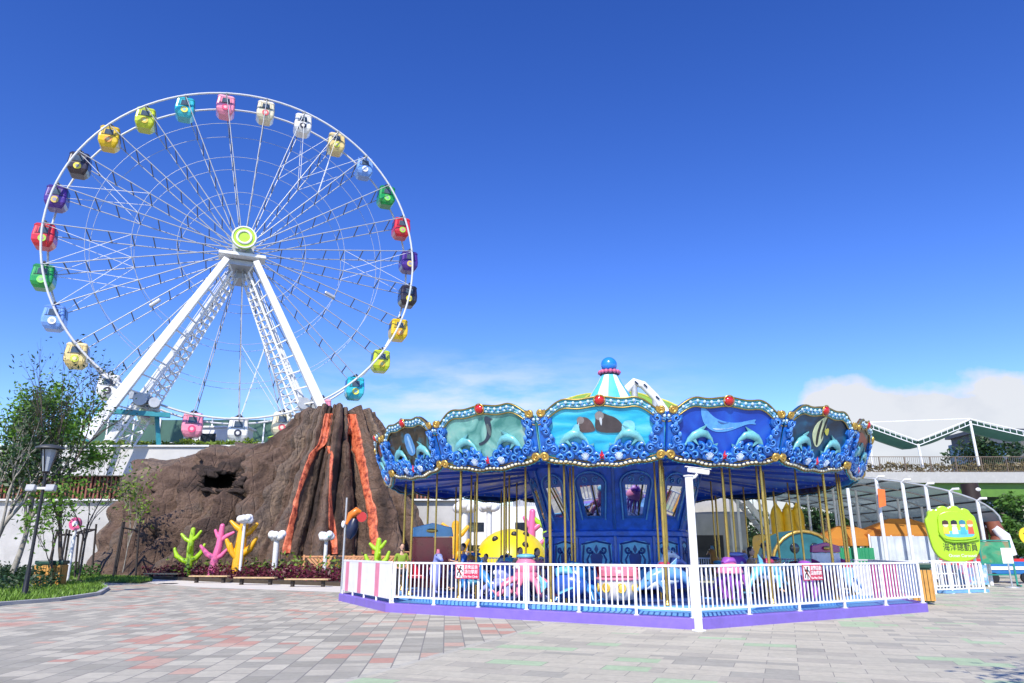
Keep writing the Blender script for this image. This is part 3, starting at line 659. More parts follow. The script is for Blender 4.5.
bb.path(curve_u(vb, -.045, -.03), .01, 4); pieces['hem_bulbs'] = (bb, teal)
bb = MB(); bb.ell((0,-.06,vt(0)-.09), (.12,.07,.105), 18, 12); pieces['jewel'] = (bb, red)
bb = MB(); bb.ring((0,-.05,vt(0)-.09), .135, .018, n=20); pieces['jewel_setting'] = (bb, gold)
for s in (-1, 1):
  for c_ in (0, 1):
   bb = MB()
   if c_:
    bb.path(spiral((s*1.44, 1.15), .10, 1.6, s, 2.4, 22, -.07), [.042*(1-.4*i/22) for i in range(23)], 6); bb.ell((s*1.44,-.08,1.15), (.03,.03,.03), 8, 6)
   else:
    bb.path(spiral((s*1.39, .05), .105, 1.6, s, 0, 22, -.08), [.042*(1-.4*i/22) for i in range(23)], 6); bb.ell((s*1.39,-.09,.05), (.03,.03,.03), 8, 6)
   pieces['gold_curl|%d%d' % (s, c_)] = (bb, gold)
for s in (-1, 1):
    bb = MB(); b2 = MB()
    bb.prism([(s*1.52,1.06),(s*1.20,1.02),(s*1.16,.88),(s*1.27,.76),(s*1.24,.62),(s*1.12,.50),(s*1.14,.36),(s*1.00,.24),(s*.98,.08),(s*1.47,.10)][::-s], (0,-.035,0), (1,0,0), (0,0,1), .035)
    for (cx_, cz_, r_, tn, a0) in ((1.33,.93,.14,1.5,2.6),(1.33,.66,.12,1.4,.4),(1.26,.42,.13,1.5,3.4),(1.15,.22,.13,1.5,.2),(1.40,.26,.10,1.3,2)):
        bb.path(spiral((s*cx_, cz_), r_, tn, s, a0, 16, -.06), [.042*(1-.5*i/16) for i in range(17)], 6)
        b2.path(spiral((s*cx_, cz_+.01), r_*.72, tn*.8, s, a0+.5, 12, -.095), [.02*(1-.4*i/12) for i in range(13)], 5)
    b2.ell((s*1.33,-.08,.79), (.055,.05,.085), 8, 6); b2.ell((s*1.20,-.08,.55), (.05,.045,.07), 8, 6)
    pieces['scrollwork|%d' % s] = (bb, pblue); pieces['scroll_highlight|%d' % s] = (b2, M('scroll_light', (.08,.27,.72), .35, coat=.3))
bb = MB(); b2 = MB(); rnd = random.Random(5)
for s in (-1, 1):
    for (cx_, cz_, r_, a0) in ((.12,.02,.11,.6),(.30,.16,.13,1.0),(.50,.06,.13,.3),(.66,.24,.13,1.2),(.78,.06,.12,.2),(.92,.22,.12,.9),(.98,.02,.10,.1),(.45,.30,.10,1.4),(.22,-.06,.09,0)):
        y = -.05-rnd.random()*.04
        bb.path(spiral((s*cx_, cz_), r_, 1.15, s, a0, 14, y), [.06*(1-.55*i/14) for i in range(15)], 6)
        b2.path(spiral((s*cx_, cz_+.015), r_*.85, .7, s, a0+.5, 9, y-.045), [.018*(1-.3*i/9) for i in range(10)], 5)
bb.prism([(-1.05,-.02),(-.5,-.13),(0,-.17),(.5,-.13),(1.05,-.02),(.98,.22),(.7,.28),(.35,.22),(0,.12),(-.35,.22),(-.7,.28),(-.98,.22)], (0,-.025,0), (1,0,0), (0,0,1), .025)
pieces['waves'] = (bb, pblue); pieces['wave_crests'] = (b2, lblue)
for s in (-1, 1):
    bb = MB(); c0 = Vector((s*.40,-.10,.05))
    bb.ell(c0, (.10,.05,.095), 12, 8)
    for k in range(5): a = R(30+30*k); bb.path([c0+Vector((0,-.03,-.06)), c0+Vector((math.cos(a)*.10,-.035,math.sin(a)*.10))], [.01,.024], 5)
    pieces['shell|%d' % s] = (bb, M('shell_white', (.55,.66,.85), .4))
bb = MB(); st = [(math.sin(PI*k/5)*(.15 if k % 2 == 0 else .058), .06+math.cos(PI*k/5)*(.15 if k % 2 == 0 else .058)) for k in range(10)]
bb.add([(x,-.10,z) for x, z in st]+[(0,-.16,.06),(0,-.06,.06)], [(k,(k+1) % 10,10) for k in range(10)]+[((k+1) % 10,k,11) for k in range(10)]); pieces['starfish'] = (bb, red)
def relief_dolphin(s):
    bb = MB(); pts = [(.30,.30),(.38,.46),(.52,.58),(.68,.60),(.82,.53),(.93,.42),(1.0,.33),(1.06,.27)]; rad = [.022,.045,.085,.11,.10,.078,.04,.018]
    bb.path([(s*x,-.06,z) for x, z in pts], rad, 10, flat=(.7,1))
    bb.prism([(s*.60,.66),(s*.50,.80),(s*.70,.70)][::-s], (0,-.05,0), (1,0,0), (0,0,1), .03)
    bb.prism([(s*.30,.32),(s*.18,.36),(s*.22,.24),(s*.30,.26),(s*.36,.18),(s*.36,.30)][::-s], (0,-.06,0), (1,0,0), (0,0,1), .03)
    bb.prism([(s*.80,.46),(s*.70,.30),(s*.88,.42)][::-s], (0,-.11,0), (1,0,0), (0,0,1), .03)
    return bb
pieces['dolphin'] = (relief_dolphin(-1), M('dolphin_teal', (.14,.42,.46), .35, var=.35, scale=6, coat=.3))
pieces['dolphin|2'] = (relief_dolphin(1), MATS['dolphin_teal'])
def smoothpoly(po, it=2):
    for _ in range(it): po = [q_ for i in range(len(po)) for q_ in ((po[i][0]*.75+po[(i+1) % len(po)][0]*.25, po[i][1]*.75+po[(i+1) % len(po)][1]*.25), (po[i][0]*.25+po[(i+1) % len(po)][0]*.75, po[i][1]*.25+po[(i+1) % len(po)][1]*.75))]
    return po
def fig(polys, mats, y=-.012):
    out = []
    for i, (po, mt) in enumerate(zip(polys, mats)):
        po = smoothpoly(po, 2)
        ar = sum(po[k][0]*po[(k+1) % len(po)][1]-po[(k+1) % len(po)][0]*po[k][1] for k in range(len(po)))
        b_ = MB(); b_.prism(po if ar > 0 else po[::-1], (0, y-.006*i, 0), (1,0,0), (0,0,1), .008); out.append((b_, mt))
    return out
def el_poly(cx_, cz_, rx, rz, rot=0, n=16): return [(cx_+rx*math.cos(TAU*k/n)*math.cos(rot)-rz*math.sin(TAU*k/n)*math.sin(rot), cz_+rx*math.cos(TAU*k/n)*math.sin(rot)+rz*math.sin(TAU*k/n)*math.cos(rot)) for k in range(n)]
ff = lambda n_, c: M('figure_'+n_, c, .45, var=.3, scale=5)
seahorse = fig([[(.06,1.16),(.14,1.20),(.22,1.14),(.34,1.10),(.22,1.08),(.24,.92),(.20,.74),(.10,.60),(-.04,.50),(-.22,.44),(-.26,.52),(-.14,.54),(-.02,.60),(.06,.74),(.08,.90),(.06,1.02)], el_poly(.14,.84,.05,.16,.1)], [ff('seahorse', (.03,.05,.08)), ff('seahorse_belly', (.12,.16,.16))])
walrus = fig([[(-.62,.62),(-.58,.84),(-.50,.98),(-.36,1.0),(-.24,.92),(-.16,.78),(-.12,.62)], el_poly(-.48,.92,.09,.09), [(-.54,.88),(-.58,.68),(-.50,.84)], [(-.14,.60),(-.13,.92),(-.06,1.08),(.06,1.10),(.18,1.03),(.34,.98),(.48,.86),(.56,.70),(.60,.60)], el_poly(-.02,1.02,.11,.11), [(-.04,.98),(.02,.72),(.05,.98)], [(.48,.52),(.78,.52),(.84,.88),(.52,.90)], [(-.74,.56),(-.50,.52),(-.52,.86),(-.66,.80)]],
 [ff('walrus', (.10,.07,.07)), ff('walrus_face', (.24,.22,.22)), ff('tusk', (.5,.55,.6)), ff('walrus_dark', (.06,.05,.055)), MATS['figure_walrus_face'], MATS['figure_tusk'], ff('ice', (.22,.60,.80)), MATS['figure_ice']])
beluga = fig([[(-.70,1.22),(-.58,1.20),(-.34,.98),(-.05,.88),(.30,.86),(.62,.94),(.82,.98),(.74,.90),(.84,.84),(.60,.86),(.36,.76),(.05,.64),(-.30,.62),(-.56,.78),(-.66,1.0)], [(-.40,.72),(-.20,.66),(.3,.78),(.05,.70)], [(-.28,.92),(-.02,.84),(.10,.90),(-.1,.82)]],
 [ff('whale', (.10,.34,.75)), ff('whale_belly', (.45,.60,.75)), ff('whale_fin', (.05,.12,.4))])
tropical = fig([[(-.30,.80),(-.22,1.02),(.00,1.20),(.26,1.28),(.22,1.05),(.24,.95),(.16,.80),(.22,.66),(.06,.42),(-.10,.46),(-.24,.62)], [(-.06,1.12),(.04,1.16),(-.02,.80),(.02,.46),(-.08,.50),(-.12,.80)], [(.16,1.20),(.24,1.24),(.16,.86),(.12,.60),(.08,.84)], [(.20,.92),(.36,.98),(.36,.74),(.20,.82)]],
 [ff('fish_cream', (.55,.62,.38)), ff('fish_black', (.01,.015,.02)), MATS['figure_fish_black'], ff('fish_yellow', (.5,.5,.08))])
fall = fig([[(-.22,1.05),(.10,1.10),(.20,.95),(.26,.50),(-.10,.42),(-.26,.60)], [(-.05,1.0),(.06,1.02),(.10,.5),(.0,.5)]], [ff('waterfall', (.10,.30,.62)), ff('waterfall_foam', (.30,.52,.75))])
arch = fig([[(-.9,1.0),(-.4,1.15),(.2,1.1),(.9,1.05),(.7,.85),(0,.9),(-.6,.8)], el_poly(.2,.7,.3,.2)], [ff('coral_red', (.35,.07,.04)), ff('coral_teal', (.05,.25,.3))])
FIGS = [('painted_waterfall', fall), ('painted_seahorse', seahorse), ('painted_walrus', walrus), ('painted_whale', beluga), ('painted_fish', tropical), ('painted_coral', arch)]
NOISY = {'dolphin_': 'dolphin'}
tilt = math.atan((RT-RB)*math.cos(PI/16)/1.09); board0 = board_mesh()
themes = {-4: 0, -3: 1, -2: 1, -1: 2, 0: 3, 1: 4, 2: 5}
themes = {-5: 4, -4: 5, -3: 0, -2: 1, -1: 2, 0: 3, 1: 4, 2: 5, 3: 2}
proto = {}
blabels = {0: 'panel painted with a waterfall in a dark grotto', 1: 'pale green panel painted with a seahorse', 2: 'cyan panel painted with two walruses on ice', 3: 'deep blue panel painted with a white whale', 4: 'dark teal panel painted with a striped tropical fish', 5: 'brown panel painted with corals'}
for k in range(-8, 8):
    th_ = themes.get(k, (k*5+3) % 6); m_ = A0+TAU*(k+.5)/16; ap = RB*math.cos(PI/16)
    loc = pol(ap, m_, 3.73)
    if th_ in proto:
        c = dup(proto[th_], parent=car); c.location = loc; c.rotation_euler = (tilt, 0, m_)
    else:
        bo = board0.build('rounding_board', PAINT[th_], car); bo.location = loc; bo.rotation_euler = (tilt, 0, m_); bo['label'] = blabels[th_]
        for nm, (b_, mt) in pieces.items(): b_.build(nm.split('|')[0], mt, bo)
        for b_, mt in FIGS[th_][1]: b_.build(FIGS[th_][0], mt, bo)
        proto[th_] = bo
# bulbs along the ceiling ribs
bb = MB()
for k in range(16):
    a = A0+TAU*k/16
    for j in range(13): r_ = 7.2-j*.34; bb.ell(pol(r_, a, 3.80+(7.5-r_)*.083), .035, 6, 4)
    for j in range(7): bb.ell(pol(7.35, a+TAU/16*(j+.5)/7, 3.79), .03, 6, 4)
stuff(bb.build('light_bulbs', M('bulb_pale', (.45,.6,.75), .25), car))
for k in range(16):
    a = A0+TAU*k/16; bb = MB(); bb.beam(pol(7.45, a, 3.72), pol(2.9, a, 4.10), .07, .09); bb.build('ceiling_rib', M('rib_blue', (.02,.09,.5), .4), car)
# ---- centre drum: twelve sides, mirrors above, cartouches below
drm = M('drum_blue', (.025,.15,.70), .4, var=.35, scale=4); cart = M('cartouche', (.20,.58,.85), .45, var=.25, scale=4); orn = M('ornament_blue', (.01,.05,.26), .4, var=.3)
mirror, mnt, mb = newmat('mirror'); mb.inputs['Metallic'].default_value = 1; mb.inputs['Roughness'].default_value = .03; mb.inputs['Base Color'].default_value = (.75,.8,.85,1)
ND = 12
bb = MB(); bb.lathe([(2.3,.44),(2.3,1.95),(2.42,2.0),(2.42,2.12),(2.3,2.18),(2.95,4.24)], ND, ph=PI/ND, smooth=False); bb.build('drum', drm, car)
wa = math.tan(PI/ND)
for k in range(ND):
    a = TAU*k/ND+R(-7.85)*0+.12
    Mk = Matrix.Rotation(a, 4, 'Z')
    sl_ = math.atan(.65/2.06)
    if True:
        bb = MB(); bb.T = Mk @ Matrix.Translation((0, -2.3*math.cos(PI/ND)-.0, 2.2)) @ Matrix.Rotation(sl_*.98, 4, 'X')
        arch_ = [(-.30,.34),(.30,.34),(.44,1.40)]+[(.44*math.cos(PI*t/10), 1.40+.30*math.sin(PI*t/10)) for t in range(1, 10)]+[(-.44,1.40)]
        bb.prism(arch_, (0,-.05,0), (1,0,0), (0,0,1), .05); f_ = bb.build('mirror_frame', pblue, car)
        bb = MB(); bb.T = Mk @ Matrix.Translation((0, -2.3*math.cos(PI/ND), 2.2)) @ Matrix.Rotation(sl_*.98, 4, 'X')
        bb.prism([(-.22,.42),(.22,.42),(.34,1.36),(-.34,1.36)], (0,-.058,0), (1,0,0), (0,0,1), .01); bb.build('mirror', mirror, f_)
        bb = MB(); bb.T = Mk @ Matrix.Translation((0, -2.3*math.cos(PI/ND), 2.2)) @ Matrix.Rotation(sl_*.98, 4, 'X')
        for s in (-1, 1): bb.path(spiral((s*.17, 1.52), .11, 1.2, s, .6, 10, -.07), .022, 5); bb.path([(s*.36,-.07,.3),(s*.50,-.07,1.42)], .03, 5)
        bb.path([(.50*math.cos(PI*t/10), -.07, 1.42+.36*math.sin(PI*t/10)) for t in range(11)], .03, 5)
        bb.build('frame_moulding', lblue, f_)
    bb = MB(); bb.T = Mk @ Matrix.Translation((0, -2.3*math.cos(PI/ND), 0))
    bb.prism([(-.48,.7),(.48,.7),(.48,1.75),(.3,1.83),(0,1.86),(-.3,1.83),(-.48,1.75)], (0,-.02,0), (1,0,0), (0,0,1), .02); cpn = bb.build('cartouche_panel', cart, car)
    bb = MB(); bb.T = Mk @ Matrix.Translation((0, -2.3*math.cos(PI/ND), 0))
    bb.prism([(0,.95),(.16,1.15),(.20,1.4),(.10,1.52),(0,1.46),(-.10,1.52),(-.20,1.4),(-.16,1.15)], (0,-.022,0), (1,0,0), (0,0,1), .03); bb.prism([(0,1.46),(.07,1.6),(0,1.74),(-.07,1.6)], (0,-.022,0), (1,0,0), (0,0,1), .03)
    for s in (-1, 1):
        bb.path(spiral((s*.22, 1.58), .11, 1.2, s, 3.4, 12, -.03), [.04*(1-.4*i/12) for i in range(13)], 5); bb.path([(s*.10,-.03,1.0),(s*.26,-.03,1.1),(s*.30,-.03,1.3),(s*.22,-.03,1.45)], [.02,.035,.035,.02], 5); bb.path([(s*.46,-.03,.72),(s*.34,-.03,1.0),(s*.44,-.03,1.25),(s*.40,-.03,1.72)], .035, 5)
    bb.path([(-.46,-.03,1.75),(0,-.03,1.84),(.46,-.03,1.75)], .03, 5); bb.build('ornament', orn, cpn)
for k in range(ND):
    a = TAU*(k+.5)/ND+.12; bb = MB(); bb.tube(pol(2.32, a, .46), pol(2.32, a, 2.0), .05, n=8); bb.tube(pol(2.36, a, 2.2), pol(2.96, a, 4.2), .05, n=8)
    bb.build('drum_moulding', pblue, car)
for o_ in car.children:
    if o_.name.startswith('drum') and not o_.name.startswith('drum_m'): o_.rotation_euler[2] = .12
# edge poles
for k in range(16):
    a = A0+TAU*k/16; bb = MB(); bb.tube(pol(7.02, a, .32), pol(7.02, a, 3.82), .038, n=10)
    if True: bb.lathe([(.10,.32),(.10,.36),(.06,.40),(.05,.44)], 12, pol(7.02, a))
    bb.build('brass_post', brass, car)
# ---- rides on the carousel
def bodyloft(bb, pts, rad, n=14, flat=None): bb.path(pts, rad, n, flat=flat)
def saddle(t, z, col, w=.23, x=0):
    bb = MB(); bb.path([(x-.25,0,z-.02),(x-.12,0,z+.06),(x+.1,0,z+.05),(x+.24,0,z-.03)], [.10,w,w,.09], 12, flat=(1,.55)); bb.build('saddle', M('saddle_'+'%02d%02d%02d' % tuple(int(c*99) for c in col), col, .45), t)
def pole_of(t, z1=3.92, x=0): bb = MB(); bb.tube((x,0,.0), (x,0,z1-.32), .029, n=8); bb.build('brass_pole', brass, t)
def mcol(n_, c, **k): return M(n_+'_'+'%02d%02d%02d' % tuple(int(x*99) for x in c), c, .3, coat=.4, **k)
def ride_dolphin(t, c, belly, jump=.25, up=0):
    mt = mcol('dolphin_skin', c); z = .78+up
    pts = [(-1.0,0,z-.42-jump),(-.8,0,z-.18-jump*.5),(-.5,0,z+.02),(-.15,0,z+.1),(.25,0,z+.08),(.58,0,z-.05),(.82,0,z-.24),(.96,0,z-.36),(1.12,0,z-.45)]
    bb = MB(); bodyloft(bb, pts, [.04,.08,.17,.25,.27,.23,.16,.075,.04]); 
    bb.build('body', mt, t)
    bb = MB(); bb.prism([(-.28,z+.28),(.02,z+.30),(-.34,z+.62)], (0,-.025,0), (1,0,0), (0,0,1), .05); bb.build('dorsal_fin', mt, t, bevel=.015)
    bb = MB(); bb.prism([(-.98,0),(-1.12,.34),(-1.32,.42),(-1.2,0),(-1.32,-.42),(-1.12,-.34)], (0,0,z-.40-jump), (1,0,0), (0,1,0), .05); bb.build('tail_fluke', mt, t, bevel=.015)
    for s in (-1, 1): bb = MB(); bb.beam((.38,s*.2,z-.12),(.1,s*.48,z-.52), .22, .05, w2=.08); bb.build('flipper', mt, t)
    bb = MB(); bodyloft(bb, [(-.35,0,z-.12),(.1,0,z-.12),(.5,0,z-.2),(.8,0,z-.36)], [.06,.19,.19,.07]); bb.build('belly', mcol('belly', belly), t)
    for s in (-1, 1): bb = MB(); bb.ell((.74,s*.17,z-.12), .035, 8, 6); bb.build('eye', M('eye_black', (.005,.005,.005), .1), t)
    saddle(t, z+.3, (.45,.05,.10), x=.12); pole_of(t)
def ride_fish(t, c, c2, up=0):
    z = .72+up; bb = MB(); bodyloft(bb, [(-.7,0,z),(-.45,0,z),(-.1,0,z),(.25,0,z),(.55,0,z-.03),(.72,0,z-.06)], [.09,.24,.42,.43,.27,.08], flat=(.6,1)); bb.build('body', mcol('fish_skin', c), t)
    f = mcol('fish_fin', c2)
    bb = MB(); bb.prism([(-.62,z),(-1.05,z+.42),(-.92,z),(-1.05,z-.42)], (0,-.03,0), (1,0,0), (0,0,1), .06); bb.build('tail_fin', f, t, bevel=.02)
    bb = MB(); bb.prism([(.3,z+.36),(.1,z+.68),(-.45,z+.55),(-.35,z+.28)], (0,-.03,0), (1,0,0), (0,0,1), .06); bb.build('dorsal_fin', f, t, bevel=.02)
    for s in (-1, 1):
        bb = MB(); bb.beam((.25,s*.24,z-.05),(-.15,s*.5,z-.25), .3, .05, w2=.12); bb.build('side_fin', f, t)
        bb = MB(); bb.ell((.48,s*.17,z+.12), .07, 8, 6); bb.build('eye', M('eye_white', (.75,.75,.75), .2), t)
    saddle(t, z+.42, c2); pole_of(t)
def ride_octopus(t, c, c2, up=0):
    z = .95+up; m_ = mcol('octopus_skin', c); bb = MB(); bb.ell((0,0,z), (.42,.40,.40), 18, 12); bb.ell((0,0,z-.28), (.46,.44,.26), 16, 8); bb.build('body', m_, t)
    for k in range(8):
        a = TAU*k/8+.2; r_ = .34; pts = [(math.cos(a)*r, math.sin(a)*r, zz) for r, zz in ((.30,z-.36),(.62,z-.42),(.86,z-.58),(.94,z-.82),(1.12,z-.92),(1.28,z-.78))]
        bb = MB(); bb.path(pts, [.13,.11,.09,.07,.055,.03], 8); bb.build('tentacle', m_, t)
    for s in (-1, 1): bb = MB(); bb.ell((s*.16,-.36,z+.05), (.08,.06,.10), 10, 8); bb.build('eye', M('eye_white', (.75,.75,.75), .2), t)
    bb = MB(); bb.ell((0,0,z+.40), (.36,.34,.09), 14, 6); bb.build('saddle', mcol('cushion', c2), t); pole_of(t)
def ride_jelly(t, c, c2, up=0):
    z = 1.0+up; bb = MB(); bb.lathe([(0,.30),(.20,.27),(.38,.14),(.46,-.04),(.44,-.10),(.36,-.06),(0,-.02)], 20, (0,0,z)); bb.build('bell', mcol('jelly_bell', c), t)
    for k in range(9):
        a = TAU*k/9; pts = [(math.cos(a)*(.30+.05*math.sin(j*1.6+k)), math.sin(a)*(.30+.05*math.cos(j*1.6+k)), z-.06-j*.17) for j in range(6)]
        bb = MB(); bb.path(pts, [.07,.065,.06,.05,.04,.025], 7); bb.build('tentacle', mcol('jelly_tentacle', c2), t)
    saddle(t, z+.28, c2); pole_of(t)
def ride_seahorse(t, c, c2, up=0):
    z = .78+up; m_ = mcol('seahorse_skin', c)
    pts = [(.10,0,z-.62),(-.02,0,z-.66),(-.10,0,z-.56),(-.02,0,z-.42),(.0,0,z-.2),(-.06,0,z+.08),(-.02,0,z+.34),(.08,0,z+.55),(.14,0,z+.70),(.32,0,z+.70),(.52,0,z+.60),(.60,0,z+.57)]
    bb = MB(); bb.path(pts, [.04,.06,.08,.11,.17,.25,.22,.15,.16,.13,.06,.05], 12); bb.build('body', m_, t)
    bb = MB(); bb.prism([(-.28,z+.25),(-.52,z+.12),(-.46,z-.12),(-.24,z-.08)], (0,-.02,0), (1,0,0), (0,0,1), .04); bb.build('back_fin', mcol('seahorse_fin', c2), t)
    bb = MB(); bb.prism([(.0,z+.82),(.08,z+1.0),(.14,z+.86),(.22,z+1.0),(.26,z+.84)], (0,-.02,0), (1,0,0), (0,0,1), .04); bb.build('crest', mcol('seahorse_fin', c2), t)
    for s in (-1, 1): bb = MB(); bb.ell((.28,s*.11,z+.76), .035, 8, 6); bb.build('eye', M('eye_black', (.005,.005,.005), .1), t)
    saddle(t, z+.16, c2, .2, -.18); pole_of(t, x=-.12)
def ride_carriage(t):
    wm = mcol('carriage_white', (.75,.68,.60)); pm = mcol('carriage_pink', (.70,.22,.30))
    bb = MB(); bb.lathe([(.42,.12),(.55,.16),(.66,.40),(.72,.72),(.74,.78),(.68,.78),(.62,.45),(.40,.30),(0,.28)], 24); bb.build('tub', wm, t)
    bb = MB(); bb.ring((0,0,.80), .72, .06, 'Z', 28); bb.build('rim', pm, t)
    for k in range(8):
        a = TAU*k/8; bb = MB(); bb.ring((0,0,0), .14, .03, 'Y', 14); bb.ell((0,0,0), (.09,.03,.12), 8, 6)
        for i, v in enumerate(bb.v): bb.v[i] = Matrix.Rotation(a, 3, 'Z') @ Vector((v.x, v.y-.69, v.z+.52))
        bb.build('gold_crest', M('crest_yellow', (.75,.50,.06), .4), t)
    bb = MB(); bb.lathe([(.70,.84),(.74,1.15),(.72,1.22),(.66,1.2),(.62,.86)], 24); 
    bb.v = [v for v in bb.v]; bb.f = [f for f in bb.f if sum(bb.v[i].y for i in f)/len(f) > .05]; bb.sm = [True]*len(bb.f); bb.mi = [0]*len(bb.f); bb.build('backrest', pm, t)
    for s in (-1, 1): bb = MB(); bb.tube((s*.62,-.1,.78),(s*.62,-.1,1.12), .03); bb.build('canopy_post', pm, t)
    bb = MB(); bb.beam((-.66,-.1,1.12),(.66,-.1,1.12), .06, .06); bb.build('canopy_bar', pm, t)
    bb = MB(); bb.lathe([(.58,.5),(.58,.58),(0,.6)], 20); bb.build('seat', mcol('carriage_seat', (.45,.05,.08)), t)
def ride_chariot(t, cb, ct, h=2.0, w=1.3):
    bb = MB(); bb.prism([(-w/2,.05),(w/2,.05),(w/2*.92,h*.78),(-w/2*.92,h*.78)], (0,.32,0), (1,0,0), (0,0,1), .09); bb.build('backrest', mcol('chariot_back', cb), t, bevel=.02)
    bb = MB(); bb.prism([(-w/2*.97,h*.79),(w/2*.97,h*.79),(w/2*.90,h*.93),(w*.2,h*.97),(0,h),(-w*.2,h*.97),(-w/2*.90,h*.93)], (0,.30,0), (1,0,0), (0,0,1), .10); bb.build('crest', mcol('chariot_crest', ct), t, bevel=.02)
    bb = MB(); bb.ell((0,.26,h*.88), (.2,.05,.07), 12, 6); bb.build('crest_medallion', gold, t)
    bb = MB(); bb.box((0,.0,.42), (w*.92,.6,.12)); bb.build('seat', mcol('chariot_seat', (.35,.03,.05)), t, bevel=.03)
    for s in (-1, 1):
        bb = MB(); bb.prism([(-.5,.06),(.5,.06),(.42,.55),(.1,.66),(-.1,.9),(-.36,1.0)][::-1], (s*w*.48,0,0), (0,-1,0), (0,0,1), .07); bb.build('side_panel', mcol('chariot_side', ct), t, bevel=.02)
RG = 'carousel animals and carriages'
def ring_at(px, rho):                 # where the near side of a ring of radius rho crosses the line of sight through px
    d = ray(px, 575); d.z = 0; d.normalize(); c = Vector((CX, CY, 0)); e = Vector((0, 0, 0)); b_ = d.dot(c); cc = c.dot(c)-rho*rho
    q = b_*b_-cc; return d*(b_-math.sqrt(max(0, q)))
def place_ride(fn, args, pos, label, cat, name, extra=0, kw={}):
    a = math.atan2(pos.x-CX, -(pos.y-CY)); t = thing(name, label, cat, (pos.x, pos.y, .32), a+extra, RG); fn(t, *args, **kw)
    for ch in t.children:
        if not ch.name.startswith('brass_pole'): ch.scale = (.72,)*3
    return t
BL = (.04,.22,.55); CY_ = (.16,.50,.62); PK = (.72,.20,.30); PU = (.30,.08,.42); LV = (.30,.34,.70); WT = (.72,.76,.80); OR = (.75,.30,.05); NB = (.015,.05,.25)
front = [(436,6.4,ride_seahorse,(LV,PK),'lavender seahorse ride at the left edge of the carousel, beside the maroon bench','seahorse ride','seahorse_ride',{}),
 (476,6.3,ride_dolphin,(BL,CY_),'blue dolphin ride with a pale belly left of the large pink octopus','dolphin ride','dolphin_ride',{}),
 (526,6.2,ride_octopus,(PK,CY_),'large pink octopus ride with a cyan cushion behind the fence','octopus ride','octopus_ride',{'up': .18}),
 (566,6.4,ride_fish,((.03,.10,.40),CY_),'navy blue fish ride with cyan fins between the pink octopus and the round carriage','fish ride','fish_ride',{'up': -.15}),
 (668,6.5,ride_dolphin,((.14,.34,.60),WT),'leaping blue grey dolphin ride just left of the white camera pole','dolphin ride','dolphin_ride',{'up': .1}),
 (730,6.4,ride_jelly,((.78,.22,.34),PU),'pink jellyfish ride with purple tentacles just right of the white camera pole','jellyfish ride','jellyfish_ride',{'up': .05}),
 (766,6.1,ride_dolphin,(CY_,WT),'cyan dolphin ride right of the pink jellyfish','dolphin ride','dolphin_ride',{'up': .2}),
 (806,6.2,ride_jelly,(LV,PU),'lavender jellyfish ride under the right red warning sign','jellyfish ride','jellyfish_ride',{'up': -.1}),
 (848,6.0,ride_dolphin,((.30,.50,.78),WT),'pale blue dolphin ride at the far right of the front row','dolphin ride','dolphin_ride',{})]
for px, rho, fn, args, lab, cat, nm, kw in front:
    place_ride(fn, args, ring_at(px, rho), lab, cat, nm, PI if px % 4 == 0 and fn is ride_dolphin else 0, kw)
t = thing('round_carriage', 'round white carriage with pink rim and yellow crests in the middle front', 'carriage', (*ring_at(618, 6.3).to_2d(), .32), 0, RG); ride_carriage(t)
for ch in t.children: ch.scale = (.72,)*3
p = Vector((-2.75, 25.2, 0)); t = thing('chariot_bench', 'tall maroon bench with a pale blue crest at the left of the carousel', 'carriage', (p.x, p.y, .32), R(-6), RG); ride_chariot(t, (.45,.012,.03), (.12,.45,.75), 2.15, 1.5)
p = ring_at(852, 5.4)+Vector((.6,2.4,0)); t = thing('chariot_bench', 'white bench with a magenta crest at the right end of the carousel', 'carriage', (p.x, p.y, .32), R(30), RG); ride_chariot(t, (.75,.75,.78), (.45,.03,.22), 1.5, 1.5)
ords = ['first','second','third','fourth','fifth','sixth','seventh','eighth','ninth','tenth','eleventh','twelfth','thirteenth','fourteenth']
palette = [('blue',BL),('cyan',CY_),('pink',PK),('purple',PU),('lavender',LV),('orange',OR),('navy',NB),('white',WT)]
def fill(rho, n, ph0, row, seed):
    rnd = random.Random(seed); spots = []
    for k in range(n):
        a = ph0+TAU*k/n; spots.append(Vector((CX, CY, 0))+pol(rho, a))
    spots.sort(key=lambda q: q.x/q.y)
    for k, q in enumerate(spots):
        if (q-Vector((-2.75,25.2,0))).length < 1.6: continue
        kind = rnd.choice(['dolphin','fish','seahorse','octopus']); cn, c = rnd.choice(palette); c2 = rnd.choice(palette)[1]
        fn = {'dolphin': ride_dolphin, 'fish': ride_fish, 'seahorse': ride_seahorse, 'octopus': ride_octopus}[kind]
        place_ride(fn, (c, c2), q, '%s %s ride in the %s row, %s one from the left' % (cn, kind, row, ords[k]), kind+' ride', kind+'_ride', PI if kind == 'dolphin' and k % 2 else 0, {'up': rnd.uniform(-.2,.25)})
fill(4.9, 13, .12, 'middle', 3); fill(3.7, 8, .3, 'inner', 4)
# back half of the outer row
rnd = random.Random(11); k = 0
for a in [R(d) for d in (98, 122, 146, 170, 194, 218, 242)]:
    q = Vector((CX, CY, 0))+pol(6.3, a); kind = ['dolphin','seahorse','fish'][k % 3]; cn, c = palette[(k*3+1) % 8]
    place_ride({'dolphin': ride_dolphin, 'seahorse': ride_seahorse, 'fish': ride_fish}[kind], (c, palette[(k+4) % 8][1]), q, '%s %s ride at the back of the outer row, %s from the right' % (cn, kind, ords[k]), kind+' ride', kind+'_ride', 0, {}); k += 1
